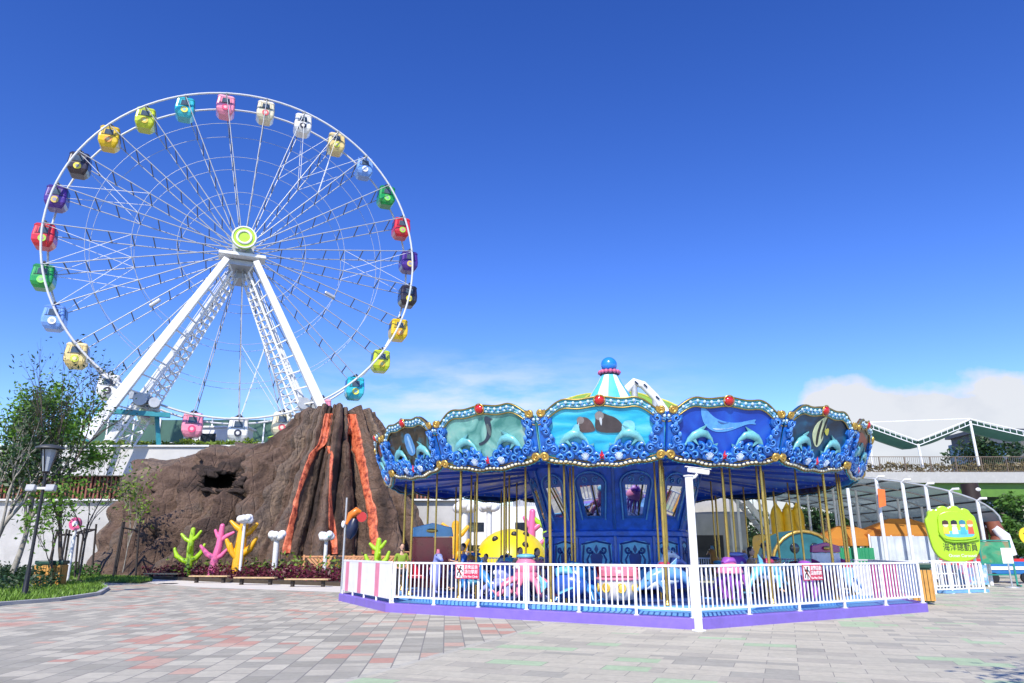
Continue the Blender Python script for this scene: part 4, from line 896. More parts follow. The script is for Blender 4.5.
# ---- kerb and fences
B_ = Vector((3.80, 15.85, 0)); A_ = Vector((-3.35, 20.4, 0)); C_ = Vector((11.05, 20.45, 0)); Lf = Vector((-5.65, 25.0, 0)); D_ = Vector((12.6, 26.5, 0)); E_ = Vector((8, 34.2, 0)); F_ = Vector((-2, 34.2, 0))
purple = M('purple_kerb', (.20, .135, .52), .5, var=.12, scale=3, dirt=(.17,.12,.42))
poly = [(q.x, q.y) for q in (Lf, A_, B_, C_, D_, E_, F_)]
bb = MB(); bb.prism(poly, (0,0,.22), (1,0,0), (0,1,0), .26); struct(bb.build('purple_kerb', purple, bevel=.02))
cen = Vector((CX, CY, 0)); inn = [q+(cen-q).normalized()*.34 for q in (Lf, A_, B_, C_, D_, E_, F_)]
bb = MB(); bb.prism([(q.x, q.y) for q in inn], (0,0,.226), (1,0,0), (0,1,0), .05); struct(bb.build('pale_blue_floor', deckm))
def fence(label, p, q, npost, top=1.27, z0=.22, gap=.134, name='picket_fence', mat=white, r=.015):
    d = q-p; ln = d.length; d.normalize(); t = thing(name, label, 'fence', p)
    bb = MB(); bb.beam((0,0,top-.025), d*ln+Vector((0,0,top-.025)), .06, .05); bb.build('top_rail', mat, t, bevel=.006)
    bb = MB(); bb.beam((0,0,z0+.16), d*ln+Vector((0,0,z0+.16)), .045, .045); bb.build('bottom_rail', mat, t)
    for i in range(npost+1):
        bb = MB(); o_ = d*(ln*i/npost); bb.beam(o_+Vector((0,0,z0)), o_+Vector((0,0,top-.05)), .055, .055); bb.box(o_+Vector((0,0,z0+.006)), (.11,.11,.012)); bb.build('post', mat, t)
    n = int(ln/gap); 
    for j in range(npost):
        bb = MB()
        for i in range(n):
            s = (i+.5)/n
            if j/npost < s < (j+1)/npost and abs(s*npost-round(s*npost))*ln/npost > .05: bb.beam(d*(ln*s)+Vector((0,0,z0+.18)), d*(ln*s)+Vector((0,0,top-.05)), r*2, r*2)
        bb.build('pickets', mat, t)
    return t
def inset(p, q, e=.12):
    d = (q-p).normalized(); n_ = Vector((-d.y, d.x, 0)); 
    if n_.dot(cen-p) < 0: n_ = -n_
    return p+n_*e, q+n_*e
fA, fB = inset(A_, B_); fence('white picket fence along the left front of the carousel, ending at the camera pole', fA+Vector((.1,0,0)), fB, 6)
fB2, fC = inset(B_, C_); fence('white picket fence along the right front of the carousel, right of the camera pole', fB2, fC, 5)
fC2, fD = inset(C_, D_); fence('white picket fence running back from the right corner of the carousel', fC2, fD, 4)
fD2, fE = inset(D_, E_); fence('white picket fence at the back right of the carousel', fD2, fE, 5)
fE2, fF = inset(E_, F_); fence('white picket fence along the rear of the carousel', fE2, fF, 6)
# pink and white panel
fL, fA2 = inset(Lf, A_); d = (fA2-fL); ln = d.length; d.normalize()
t = thing('striped_barrier', 'white barrier panel with three pink stripes at the left end of the carousel', 'barrier', fL)
nrm = Vector((d.y, -d.x, 0)); nrm = -nrm if nrm.dot(cen-fL) > 0 else nrm
bb = MB(); bb.prism([(0,.32),(ln,.32),(ln,1.24),(0,1.24)], nrm*.02, d, (0,0,1), .04); bb.build('panel', white, t)
for s0 in (.07, .36, .72):
    bb = MB(); bb.prism([(ln*s0,.33),(ln*(s0+.075),.33),(ln*(s0+.075),1.22),(ln*s0,1.22)], nrm*.026, d, (0,0,1), .004); bb.build('stripe', M('stripe_pink', (.72,.22,.34), .45), t)
bb = MB(); bb.beam((0,0,1.255), d*ln+Vector((0,0,1.255)), .06, .05); bb.build('top_rail', white, t)
for k in range(5): bb = MB(); bb.beam(d*(ln*k/4)+Vector((0,0,.22)), d*(ln*k/4)+Vector((0,0,.34)), .05, .05); bb.build('foot', white, t)
# warning signs
signred = M('sign_red', (.55, .03, .09), .4, var=.05)
def warn(label, p, q, px):
    d = (q-p).normalized(); n_ = Vector((d.y, -d.x, 0)); n_ = -n_ if n_.dot(cen-p) > 0 else n_
    dr = ray(px, 573); dr.z = 0; den_ = d.x*dr.y-d.y*dr.x; s = ((EYE.x-p.x)*dr.y-(EYE.y-p.y)*dr.x)/den_
    o_ = p+d*s; t = thing('warning_sign', label, 'sign', (o_.x, o_.y, 1.06), math.atan2(d.y, d.x), 'red warning signs on the carousel fence')
    sg = 1 if (Matrix.Rotation(math.atan2(d.y, d.x), 3, 'Z') @ Vector((0,-1,0))).dot(n_) > 0 else -1
    bb = MB(); bb.prism([(-.36,-.175),(.36,-.175),(.36,.175),(-.36,.175)], (0,-.05,0), (1,0,0), (0,0,1), .015); bb.build('plate', signred, t)
    bb = MB(); bb.prism([(-.34,-.155),(-.10,-.155),(-.10,.155),(-.34,.155)], (0,-.052,0), (1,0,0), (0,0,1), .003); pg = bb.build('pictogram', white, t)
    bb = MB(); bb.ell((-.19,-.056,.11), (.028,.004,.028), 10, 6); bb.path([(-.20,-.057,.08),(-.23,-.057,.0)], [.035,.03], 6, flat=(.1,1)); bb.path([(-.21,-.057,.06),(-.14,-.057,.03),(-.12,-.057,-.02)], .014, 5, flat=(.2,1)); bb.path([(-.23,-.057,.0),(-.20,-.057,-.06),(-.21,-.057,-.14)], .018, 5, flat=(.2,1)); bb.path([(-.23,-.057,.0),(-.28,-.057,-.04),(-.30,-.057,-.12)], .018, 5, flat=(.2,1)); bb.path([(-.215,-.057,.06),(-.28,-.057,.03),(-.30,-.057,.07)], .013, 5, flat=(.2,1)); bb.build('figure', black, pg)
    bb = MB(); bb.path([(-.33,-.062,.145),(-.11,-.062,-.145)], .012, 5, flat=(.2,1)); bb.build('red_bar', red, pg)
    for tx, z, sz, wd in (('遊樂設施', .095, .11, .40), ('請勿攀爬', -.02, .11, .40), ('Do Not Climb', -.125, .075, .40)):
        text_mesh(tx, sz, white, 'lettering', t, (.13, -.054, z), (PI/2, 0, 0), wd)
    return t
warn('red no climbing sign on the left part of the carousel fence', fA, fB, 468); warn('red no climbing sign on the right part of the carousel fence', fB2, fC, 811)
# camera pole
q = G(699, 631.5); t = thing('camera_pole', 'white square pole with a security camera at the front corner of the carousel', 'pole', q, R(28))
bb = MB(); bb.box((0,0,1.54), (.12,.12,3.06)); bb.box((0,0,.02), (.2,.2,.04)); bb.build('pole', white, t, bevel=.012)
bb = MB(); bb.box((0,0,3.085), (.15,.15,.03)); bb.build('pole_cap', white, t)
bb = MB(); bb.path([(.05,-.0,3.02),(.12,-.06,3.06),(.16,-.09,3.12)], .03, 8); bb.build('bracket', white, t)
bb = MB(); bb.beam((.02,.05,3.22),(.40,-.2,3.15), .10, .10); hs_ = bb.build('camera_housing', white, t, bevel=.02)
bb = MB(); bb.beam((-.02,.08,3.285),(.43,-.22,3.215), .13, .012); bb.build('sun_hood', white, hs_)
bb = MB(); bb.path([(.40,-.2,3.15),(.415,-.21,3.147)], .04, 12); bb.build('lens', black, hs_)

# folded barrier panels kept at the right corner inside the fence
for (px, Y, n, c, lab) in ((889, 22.6, 5, (.42,.02,.18), 'stack of magenta barrier panels inside the right corner of the carousel fence'), (862, 23.6, 3, (.70,.70,.72), 'white folded barrier panels left of the magenta stack')):
    q = at(px, 580, Y); t = thing('barrier_stack', lab, 'barrier', (q.x, Y, .226), R(18)); mt_ = M('barrier_%d' % px, c, .4, var=.1)
    for i in range(n):
        x = (i-(n-1)/2)*.24; bb = MB(); bb.prism([(-.10,0),(.10,0),(.10,.96),(-.10,.96)], (x,-.02*i,0), (1,0,.05*(i%2)), (0,0,1), .05); bb.build('panel', mt_, t, bevel=.01)
# ------------------------------------------------------------------ upper terrace and the wall under it
def wallbox(name, x0, x1, y0, y1, z0, z1, mat, parent=None, bevel=0):
    bb = MB(); bb.box(((x0+x1)/2, (y0+y1)/2, (z0+z1)/2), (x1-x0, y1-y0, z1-z0)); return bb.build(name, mat, parent, bevel)
WYF = 56.0
t = thing('terrace_building', 'pale grey windowless building with a slatted brown band under the Ferris wheel', 'building', (-34, WYF, 0))
pale = M('pale_render', (.50,.50,.49), .85, var=.06, scale=.5, bump=.05, dirt=(.42,.42,.41))
bb = MB(); bb.box((0,3,8.2),(60,6,2.2)); bb.box((-18,3,3.5),(24,6,7.1)); bb.build('upper_wall', pale, t)
lou = M('louvre_brown', (.22,.075,.045), .6, var=.2)
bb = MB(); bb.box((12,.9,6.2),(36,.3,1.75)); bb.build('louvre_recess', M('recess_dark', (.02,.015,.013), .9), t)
bb = MB()
for i in range(115): bb.box((-5.8+i*.31,.65,6.2),(.12,.16,1.7))
bb.build('louvre_slats', lou, t)
bb = MB(); bb.box((12,3.2,2.6),(36,5.6,5.3)); bb.build('lower_wall', concrete, t)
bb = MB(); bb.box((12,.5,5.28),(36,1.0,.12)); bb.box((0,-.05,9.33),(60,.3,.12)); bb.build('ledge', whites, t)
bb = MB(); bb.box((-5,44,TZ-.2),(88,84,.36)); bb.box((0,0,0),(.01,.01,.01)) if False else None
bb = MB(); bb.box((-38,WYF+48,TZ-.12),(54,95,.2)); struct(bb.build('terrace', M('terrace_floor', (.40,.39,.36), .85, var=.12)))
# terrace things: railing, hedge, green hoarding, booth, shelter, person
def post_rail(name, label, cat, p, q, n, h, mat, mesh=None, r=.03, rails=(1.0,.55,.12)):
    p = Vector(p); d = Vector(q)-p; t = thing(name, label, cat, p)
    for i in range(n+1): bb = MB(); bb.beam(d*(i/n), d*(i/n)+Vector((0,0,h)), r*2, r*2); bb.build('post', mat, t)
    for k in rails: bb = MB(); bb.beam(Vector((0,0,h*k)), d+Vector((0,0,h*k)), r*1.8, r*1.8); bb.build('rail', mat, t)
    if mesh:
        bb = MB(); m_ = int(d.length/.16)
        for i in range(m_): bb.beam(d*(i/m_)+Vector((0,0,h*.12)), d*(i/m_)+Vector((0,0,h)), .02, .02)
        bb.build('bars', mesh, t)
    return t
post_rail('railing', 'white railing along the edge of the upper terrace under the wheel', 'railing', (-45,62.0,TZ), (-14,62.0,TZ), 24, 1.1, whites, steel, r=.02)
t = thing('hoarding', 'long dark green wall at the back of the upper terrace', 'wall', (-31,72,TZ)); bb = MB()
bb.box((0,0,2.4),(30,.3,4.8)); bb.build('panel', M('hoarding_green', (.035,.10,.075), .6, var=.25, scale=.6), t)
for i in range(12): bb = MB(); bb.box((-14.5+i*2.6,-.22,2.45),(.14,.12,4.9)); bb.build('post', whites, t)
def shrub_strip(name, label, cat, p, q, w, h, n, ls, mat, seed, kind=None):
    rnd = random.Random(seed); p = Vector(p); q = Vector(q); bb = MB()
    for _ in range(n):
        t_ = rnd.random(); c = (q-p)*t_; hh = h*(.65+.35*noise.noise(c*.8+Vector((seed,0,0)))+.2*rnd.random())
        leaf_quad(bb, c+Vector((rnd.uniform(-w,w)/2*.3, rnd.uniform(-w,w)/2, rnd.random()**.6*hh)), ls*rnd.uniform(.6,1.4), rnd)
    o = bb.build(name, mat); o.location = p
    if kind: o['kind'] = kind
    else: tag(o, label, cat)
    return o
shrub_strip('hedge', 'yellow green hedge along the terrace edge below the gondolas', 'hedge', (-39,58.2,TZ), (-20,57.4,TZ), .8, .75, 2600, .14, ygreen, 21)
t = thing('ticket_booth', 'small white booth with a pale green side on the terrace under the lowest gondola', 'booth', (-25.2,63,TZ)); bb = MB()
bb.box((0,0,1.2),(4.6,1.8,2.4)); bb.build('cabin', whites, t, .03); bb = MB(); bb.box((0,0,2.48),(5.0,2.2,.14)); bb.build('roof', white, t)
bb = MB(); bb.box((-.9,-.92,1.4),(1.3,.05,1.0)); bb.build('window', glass, t); bb = MB(); bb.box((1.2,-.92,1.1),(.9,.05,2.1)); bb.build('door', M('door_mint', (.40,.60,.45)), t)
t = thing('shade_canopy', 'low lime green canopy on the terrace behind the volcano shoulder', 'canopy', (-18.5,66,TZ)); bb = MB()
bb.path([(-3.5,0,2.0),(-1.8,0,2.5),(0,0,2.65),(1.8,0,2.5),(3.5,0,2.0)], .16, 8, flat=(6,1)); bb.build('cover', lime, t)
for x in (-3,0,3): bb = MB(); bb.tube((x,0,0),(x,0,2.3),.06); bb.build('post', whites, t)
# ------------------------------------------------------------------ people
def person(label, loc, rz, shirt, trouser, pose='stand', h=1.68, hair=True, cap=None, vest=None, group=None, hands='hang', female=False):
    k = h/1.68; t = thing('person', label, 'person', loc, rz, group)
    J = {}; E = []; RD = {}
    def j(n, p, r, par=None):
        J[n] = len(J); RD[n] = (Vector(p)*k, r*k)
        if par: E.append((par, n))
    sit = pose == 'sit'; hz = .90 if not sit else .0
    j('pelvis', (0,0,hz), .125); j('waist', (0,.0,hz+.15), .115, 'pelvis'); j('chest', (0,.01,hz+.36), .135, 'waist'); j('neck', (0,.01,hz+.54), .055, 'chest'); j('headbase', (0,-.01,hz+.60), .055, 'neck')
    for s, n in ((-1,'l'),(1,'r')):
        j('sh'+n, (s*.17,.01,hz+.48), .062, 'chest')
        if hands == 'hang': el, wr = (s*.23,.03,hz+.22), (s*.24,-.05,hz-.02)
        else: el, wr = (s*.24,-.10,hz+.24), (s*.08,-.33,hz+.30)
        j('el'+n, el, .042, 'sh'+n); j('wr'+n, wr, .03, 'el'+n)
        hd = (Vector(wr)-Vector(el)).normalized(); sd_ = Vector((s,0,0)) if hands == 'hang' else Vector((0,0,1))
        pa = Vector(wr)+hd*.08; j('pa'+n, pa, .028, 'wr'+n)
        for fi in range(4):
            o_ = Vector((0,1,0))*(fi-1.5)*.02 if hands == 'hang' else sd_*(fi-1.5)*.02
            f0 = pa+o_+hd*.03; j('f%d%s' % (fi,n), f0, .009, 'pa'+n); j('g%d%s' % (fi,n), f0+hd*(.05+.01*(fi in (1,2)))+Vector((-s*.012,0,0)), .008, 'f%d%s' % (fi,n))
        j('th'+n, Vector(wr)+hd*.03+Vector((0,-.035,.005)), .010, 'wr'+n); j('tt'+n, Vector(wr)+hd*.075+Vector((0,-.05,.005)), .009, 'th'+n)
        j('hip'+n, (s*.085,0,hz-.05), .09, 'pelvis')
        if sit: kn, an = (s*.20,-.40,hz-.08), (s*.22,-.36,hz-.48)
        else: kn, an = (s*.10,-.01,.49), (s*.105,.02,.09)
        j('kn'+n, kn, .06, 'hip'+n); j('an'+n, an, .042, 'kn'+n); j('toe'+n, Vector(an)+Vector((s*.02,-.15,-.05)), .035, 'an'+n)
    def skinned(nodes, grow, nm, mt, drop=0):
        idx = {n: i for i, n in enumerate(nodes)}; me = bpy.data.meshes.new(nm)
        me.from_pydata([RD[n][0] for n in nodes], [(idx[a], idx[b_]) for a, b_ in E if a in idx and b_ in idx], [])
        o = bpy.data.objects.new(nm, me); COL.objects.link(o); md = o.modifiers.new('skin', 'SKIN'); md.use_smooth_shade = True
        for n, i in idx.items():
            r = RD[n][1]*grow; me.skin_vertices[0].data[i].radius = (r, r*(.78 if n in ('chest','waist','pelvis') else 1))
            me.skin_vertices[0].data[i].use_root = (i == 0)
        o.modifiers.new('sub', 'SUBSURF').levels = 1; o.modifiers['sub'].render_levels = 1
        dg = bpy.context.evaluated_depsgraph_get(); m2 = bpy.data.meshes.new_from_object(o.evaluated_get(dg)); bpy.data.objects.remove(o)
        m2.materials.clear(); m2.materials.append(mt); return m2
    nodes = list(J)
    bm_ = skinned(nodes, .88, 'body', skin)
    hb = MB(); hc = Vector((0,-.025,hz+.71))*k
    hb.v = [v.co.copy() for v in bm_.vertices]; hb.f = [list(p.vertices) for p in bm_.polygons]; hb.sm = [True]*len(hb.f); hb.mi = [0]*len(hb.f)
    hb.ell(hc, (.074*k,.092*k,.115*k), 14, 10); hb.ell(hc+Vector((0,-.092,-.015))*k, (.014*k,.02*k,.024*k), 8, 6); hb.ell(hc+Vector((0,-.03,-.075))*k, (.05*k,.055*k,.045*k), 10, 8)
    for s in (-1,1): hb.ell(hc+Vector((s*.074,.01,-.01))*k, (.012*k,.02*k,.03*k), 8, 6)
    hb.build('body', skin, t)
    for s in (-1,1): e_ = MB(); e_.ell(hc+Vector((s*.03,-.083,.008))*k, (.011*k,.008*k,.008*k), 8, 6); e_.build('eye', M('eye_black', (.005,.005,.005), .1), t)
    e_ = MB(); e_.ell(hc+Vector((0,-.083,-.06))*k, (.022*k,.008*k,.006*k), 8, 4); e_.build('mouth', M('lips', (.35,.10,.09)), t)
    def cloth(nodes, g_, nm, mt):
        m2 = skinned(nodes, g_, nm, mt); o = bpy.data.objects.new(nm, m2); COL.objects.link(o); o.parent = t
    cloth(['pelvis','waist','chest','shl','ell','shr','elr'], 1.10, 'shirt', shirt)
    if vest: cloth(['pelvis','waist','chest','shl','shr'], 1.36, 'vest', vest)
    cloth(['pelvis','hipl','knl','anl','hipr','knr','anr'], 1.14, 'trousers', trouser)
    for n in 'lr':
        e_ = MB(); a_ = RD['an'+n][0]; e_.ell(a_+Vector((0,-.07,-.045))*k, (.05*k,.13*k,.045*k), 10, 6); e_.build('shoe', black, t)
    if hair: e_ = MB(); e_.ell(hc+Vector((0,.022,.032))*k, (.083*k,.09*k,.098*k), 12, 8); e_.build('hair', hairm, t) if not female else (e_.ell(hc+Vector((0,.06,-.07))*k, (.075*k,.05*k,.13*k), 10, 8), e_.build('hair', hairm, t))
    if cap:
        e_ = MB(); e_.ell(hc+Vector((0,.0,.06))*k, (.092*k,.108*k,.075*k), 12, 8); e_.lathe([(.085*k,0),(.16*k,-.01),(.16*k,-.02),(.085*k,-.01)], 16, hc+Vector((0,-.02,.06))*k); e_.build('cap', cap, t)
    return t
def cl(n_, c): return M('cloth_'+n_, c, .85, var=.15, scale=6)
hiv = cl('vest_lime', (.22,.32,.03)); navy = cl('navy', (.02,.03,.09)); dk = cl('charcoal', (.03,.03,.035)); wht = cl('white', (.65,.65,.66)); blu = cl('blue', (.04,.13,.42)); tanc = cl('tan', (.45,.26,.12)); gry = cl('grey', (.25,.26,.28)); pnk = cl('pink', (.6,.2,.28))
q = at(400, 598, 22.3); person('attendant in a lime green top and dark trousers behind the striped barrier', (q.x, q.y, .226), R(20), hiv, dk, h=1.5)
def rider(label, px, rho, rz, z, **k):
    q = ring_at(px, rho); return person(label, (q.x, q.y, z), rz, pose='sit', group='riders on the carousel', hands='hold', h=k.pop('h', 1.6), **k)
rider('dark haired rider in a blue shirt left of the yellow dome', 463, 5.6, R(-70), .98, shirt=blu, trouser=navy)
rider('small dark haired rider in a navy shirt beside the yellow dome', 486, 5.0, R(-30), .78, shirt=navy, trouser=dk, h=1.4)
rider('dark haired rider in charcoal behind the pink octopus', 520, 5.3, R(20), .86, shirt=dk, trouser=navy)
rider('long haired rider in pink just right of the pink octopus', 537, 4.6, R(40), .84, shirt=pnk, trouser=gry, female=True)
rider('rider with long dark hair and a tan coat right of the camera pole', 752, 5.3, R(60), .86, shirt=tanc, trouser=dk, female=True)
rider('rider in a navy sun hat and white shirt right of the camera pole', 766, 5.2, R(70), .98, shirt=wht, trouser=navy, cap=navy)
person('person in a dark top standing on the terrace beside the white booth', (-26.3, 59.2, TZ), R(30), dk, gry)
# ------------------------------------------------------------------ planter, corals, cloud posts, benches
PG = 'coral sculptures in front of the volcano'
def coral(label, px, py_, Y, h, mat, seed, kind, group=PG, zb=None):
    q = at(px, py_, Y); z0 = zb if zb is not None else .2; t = thing('coral_sculpture', label, 'sculpture', (q.x, Y, z0), 0, group)
    k = h; bb = MB()
    for pts, rad in kind: bb.path([Vector((x*k, y*k, z*k)) for x, y, z in pts], [r*k for r in rad], 10); bb.ell(Vector(pts[-1])*k, rad[-1]*k*1.02, 10, 8)
    bb.build('branches', mat, t); return t
K1 = [([(0,0,0),(.02,0,.3),(0,0,.6),(.02,0,.96)],[.085,.075,.07,.05]), ([(0,0,.28),(-.16,-.02,.33),(-.27,-.03,.42),(-.32,-.03,.55)],[.06,.055,.05,.035]), ([(0,0,.30),(.16,-.02,.36),(.26,-.02,.48),(.31,-.02,.64)],[.06,.055,.05,.03]), ([(0,0,.70),(-.12,0,.76),(-.22,0,.86)],[.05,.045,.03]), ([(0,0,.72),(.12,-.02,.80),(.20,-.02,.92)],[.05,.04,.03]), ([(0,0,.45),(.05,-.1,.52),(.08,-.16,.62)],[.05,.04,.03])]
K2 = [([(-.06,0,0),(-.02,0,.3),(.04,0,.6),(.06,0,.97)],[.085,.08,.07,.05]), ([(-.03,0,.34),(-.18,-.02,.42),(-.32,-.03,.58)],[.06,.055,.03]), ([(.0,0,.34),(.12,-.02,.40),(.22,-.02,.52)],[.055,.05,.03]), ([(.05,0,.70),(-.02,0,.78),(-.07,0,.88)],[.045,.04,.03]), ([(.05,0,.68),(.18,0,.78),(.30,0,.84)],[.05,.045,.03])]
K3 = [([(0,0,0),(.02,0,.4),(.04,0,.75),(.06,0,.95)],[.105,.10,.09,.07]), ([(.02,0,.36),(-.14,-.03,.46),(-.22,-.04,.62)],[.07,.06,.035]), ([(.04,0,.36),(.20,0,.48),(.30,0,.66)],[.07,.06,.03]), ([(.04,0,.78),(-.08,-.02,.86),(-.18,-.02,.95)],[.06,.05,.03]), ([(.05,0,.70),(.18,0,.78),(.28,0,.90)],[.06,.05,.035]), ([(0,-.02,.30),(-.10,-.08,.42),(-.12,-.1,.55)],[.06,.045,.03])]
cg = M('coral_lime', (.36,.60,.02), .35, var=.08, coat=.3); cpk = M('coral_pink', (.72,.14,.32), .35, var=.08, coat=.3); cy = M('coral_yellow', (.78,.40,.01), .35, var=.08, coat=.3)
coral('lime green branching coral sculpture at the left of the flower bed', 190, 550, 43.5, 2.65, cg, 1, K1)
coral('pink branching coral sculpture between the lime and yellow ones', 216, 558, 42.6, 2.8, cpk, 2, K2)
coral('large yellow coral sculpture behind the cloud topped post', 238, 558, 42.2, 3.1, cy, 3, K3)
coral('short lime green coral sculpture in front of the right lava stream, by the trellis', 378, 548, 41.2, 2.0, cg, 4, [(p, [r*1.35 for r in rd]) for p, rd in K1])
def cloud_post(label, px, py, Y, h, w=.28, cw=.55, seed=0, z0=.2, group='cloud topped posts in the flower beds'):
    q = at(px, py, Y); t = thing('cloud_post', label, 'post', (q.x, Y, z0), 0, group); rnd = random.Random(seed)
    bb = MB(); bb.path([(0,0,0),(0,0,h-.2)], [w/2,w/2], 14); bb.build('post', M('post_white', (.66,.67,.66), .6, var=.08, scale=9, bump=.3), t)
    bb = MB(); bb.ell((0,0,h), (cw*.75,cw*.6,cw*.45), 14, 8)
    for i in range(8): a = TAU*i/8; bb.ell((math.cos(a)*cw*.55, math.sin(a)*cw*.45, h+rnd.uniform(-.05,.16)), (cw*.40,cw*.40,cw*.40), 10, 8)
    bb.build('cloud', white, t)
    bb = MB()
    for i in range(7): a = rnd.uniform(PI, TAU); bb.ell((math.cos(a)*cw*.80, math.sin(a)*cw*.70, h+rnd.uniform(-.02,.14)), .035, 6, 5)
    bb.build('dots', M('dot_colour', (.10,.35,.30)), t)
cloud_post('thin cloud topped post leaning on the yellow coral sculpture', 241, 560, 41.4, 3.0, .16, .5, 1)
cloud_post('thick cloud topped post in the middle of the flower bed', 275, 560, 41.6, 2.1, .30, .54, 2)
cloud_post('cloud topped post in front of the trellis', 325, 560, 41.0, 2.1, .2, .48, 3)
t = thing('trellis_fence', 'orange brown wooden lattice fence at the foot of the volcano', 'fence', (*at(304, 560, 42.6).to_2d(), .1)); tr = M('trellis_wood', (.58,.28,.13), .6, var=.2)
TL = 8.4; bb = MB()
for k in range(-8, 62):
    for sg in (1, -1):
        x0 = k*.2; x1 = x0+1.15*sg+ (0 if sg > 0 else 1.15); x0 = x0 if sg > 0 else x0+1.15
        a_ = Vector((x0,-.02*sg,.12)); b_ = Vector((x0+1.0*sg,-.02*sg,1.12))
        for pt in (a_, b_): pass
        if min(a_.x,b_.x) > 0 and max(a_.x,b_.x) < TL: bb.beam(a_, b_, .10, .014, up=(0,1,0))
bb.build('lattice', tr, t)
for k in range(7): bb = MB(); bb.box((k*TL/6,0,.62),(.1,.1,1.25)); bb.build('post', tr, t)
for z in (.12, 1.15): bb = MB(); bb.beam((0,0,z),(TL,0,z), .07, .09); bb.build('rail', tr, t)
# soil and planting
fp = [(95,578),(145,579),(190,581.5),(240,584),(300,586),(345,588)]
sheet('planting_bed', [(140,578.5),(190,581.0),(240,583),(300,585),(345,586.5),(420,584),(420,566),(140,566)], .16, M('soil', (.06,.045,.03), .95, var=.3), th=.16)
maroon = M('leaf_maroon', (.10,.012,.025), .5, leaf=.2); yflow = M('petal_yellow', (.70,.45,.02), .5, leaf=.2)
def bedstuff(name, poly, n, hmax, ls, mat, seed, z0=.15):
    rnd = random.Random(seed); pts = [G(*p) for p in poly]; P2 = [(p.x, p.y) for p in pts]; bb = MB()
    xs = [p[0] for p in P2]; ys = [p[1] for p in P2]; c = 0
    while c < n:
        x, y = rnd.uniform(min(xs), max(xs)), rnd.uniform(min(ys), max(ys))
        if inside(x, y, P2):
            hh = hmax*(.5+.6*max(0, noise.noise(Vector((x*.7, y*.7, seed)))+.4)); leaf_quad(bb, Vector((x, y, z0+rnd.random()*hh)), ls*rnd.uniform(.6,1.3), rnd); c += 1
    return stuff(bb.build(name, mat))
bedstuff('maroon_ground_cover', [(140,578),(190,580.4),(240,582.4),(300,584.4),(345,586),(345,579),(240,576),(140,573)], 9000, .70, .11, maroon, 31)
bedstuff('green_ground_cover', [(165,579),(345,584.5),(400,580),(400,567),(155,567)], 8000, 1.25, .13, M('leaf_bed', (.15,.23,.03), .5, leaf=.3), 32)
bedstuff('yellow_flowers', [(160,574),(205,577),(205,572),(160,570)], 900, .9, .08, yflow, 33, .4)
bedstuff('orange_flowers', [(200,577),(345,583),(345,574),(200,572)], 600, 1.0, .07, M('petal_orange', (.62,.25,.03), .5), 34, .4)
stakem0 = M('stake_dark', (.035,.028,.025), .8)
def bench(label, px, py, rz):
    q = G(px, py); t = thing('bench', label, 'bench', (q.x, q.y, 0), rz, 'low slab benches along the flower bed')
    for i in range(3): bb = MB(); bb.box((0,-.15+i*.15,.33),(2.0,.13,.06)); bb.build('plank', wood, t, bevel=.008)
    for s in (-1, 1): bb = MB(); bb.box((s*.7,.08,.15),(.12,.22,.30)); bb.build('leg', stakem0, t)
for (px, py, lab) in ((162,580,'leftmost low wooden slab bench by the yellow flowers'),(209,583,'low wooden slab bench in front of the pink coral'),(255,585,'low wooden slab bench in front of the yellow coral and thick cloud post'),(307,587,'rightmost low wooden slab bench, nearest the striped barrier')): bench(lab, px, py, R(-4))
# toucan on a pole at the barrier
q = at(343, 598, 25.4); t = thing('parrot_pole', 'slim grey pole with a hanging black and orange toucan figure by the striped barrier', 'pole', (q.x-.05, 25.3, 0))
bb = MB(); bb.tube((0,0,0),(0,0,3.3),.035); bb.build('pole', steel, t)
bb = MB(); bb.path([(.15,-.02,1.95),(.2,-.02,2.15),(.28,-.02,2.4),(.32,-.02,2.6)], [.08,.19,.2,.12], 12); bb.build('bird_body', M('toucan_black', (.012,.018,.05), .35), t)
bb = MB(); bb.path([(.05,-.02,2.42),(.18,-.02,2.72),(.38,-.02,2.86),(.52,-.02,2.82)], [.05,.13,.14,.05], 10); bb.build('bird_wing', M('toucan_orange', (.75,.20,.02), .35), t)
bb = MB(); bb.path([(.55,-.06,2.66),(.55,.03,2.66)], .17, 16); bb.build('bird_face', M('toucan_red', (.45,.02,.02), .35), t)
bb = MB(); bb.ell((-.06,-.04,2.42), (.07,.07,.12), 10, 8); bb.build('lamp', white, t)
# ------------------------------------------------------------------ left side: lawn, trees, lamp, bins, stakes
soilg = M('lawn_soil', (.05,.075,.02), .95, var=.3)
lawn1 = [(-60,611),(0,605),(58,600.5),(98,594.5),(106,589.5),(100,585.5),(60,583),(30,577),(-60,575)]
lawn2 = [(60,579),(95,582.5),(140,583.6),(152,581.5),(148,578.5),(118,577),(92,574.5),(70,574)]
sheet('lawn_bed', lawn1, .06, soilg, th=.06); sheet('lawn_strip', lawn2, .06, soilg, th=.06)
def kerb(px, nm):
    pts = [G(*p) for p in px]; bb = MB()
    for i in range(len(pts)-1): bb.beam(pts[i]+Vector((0,0,.05)), pts[i+1]+Vector((0,0,.05)), .16, .12+.002*i)
    struct(bb.build(nm, concrete, bevel=.01))
kerb([(-60,611.8),(0,605.8),(58,601.2),(98,595.2),(107,589.5),(100,585)], 'lawn_kerb')
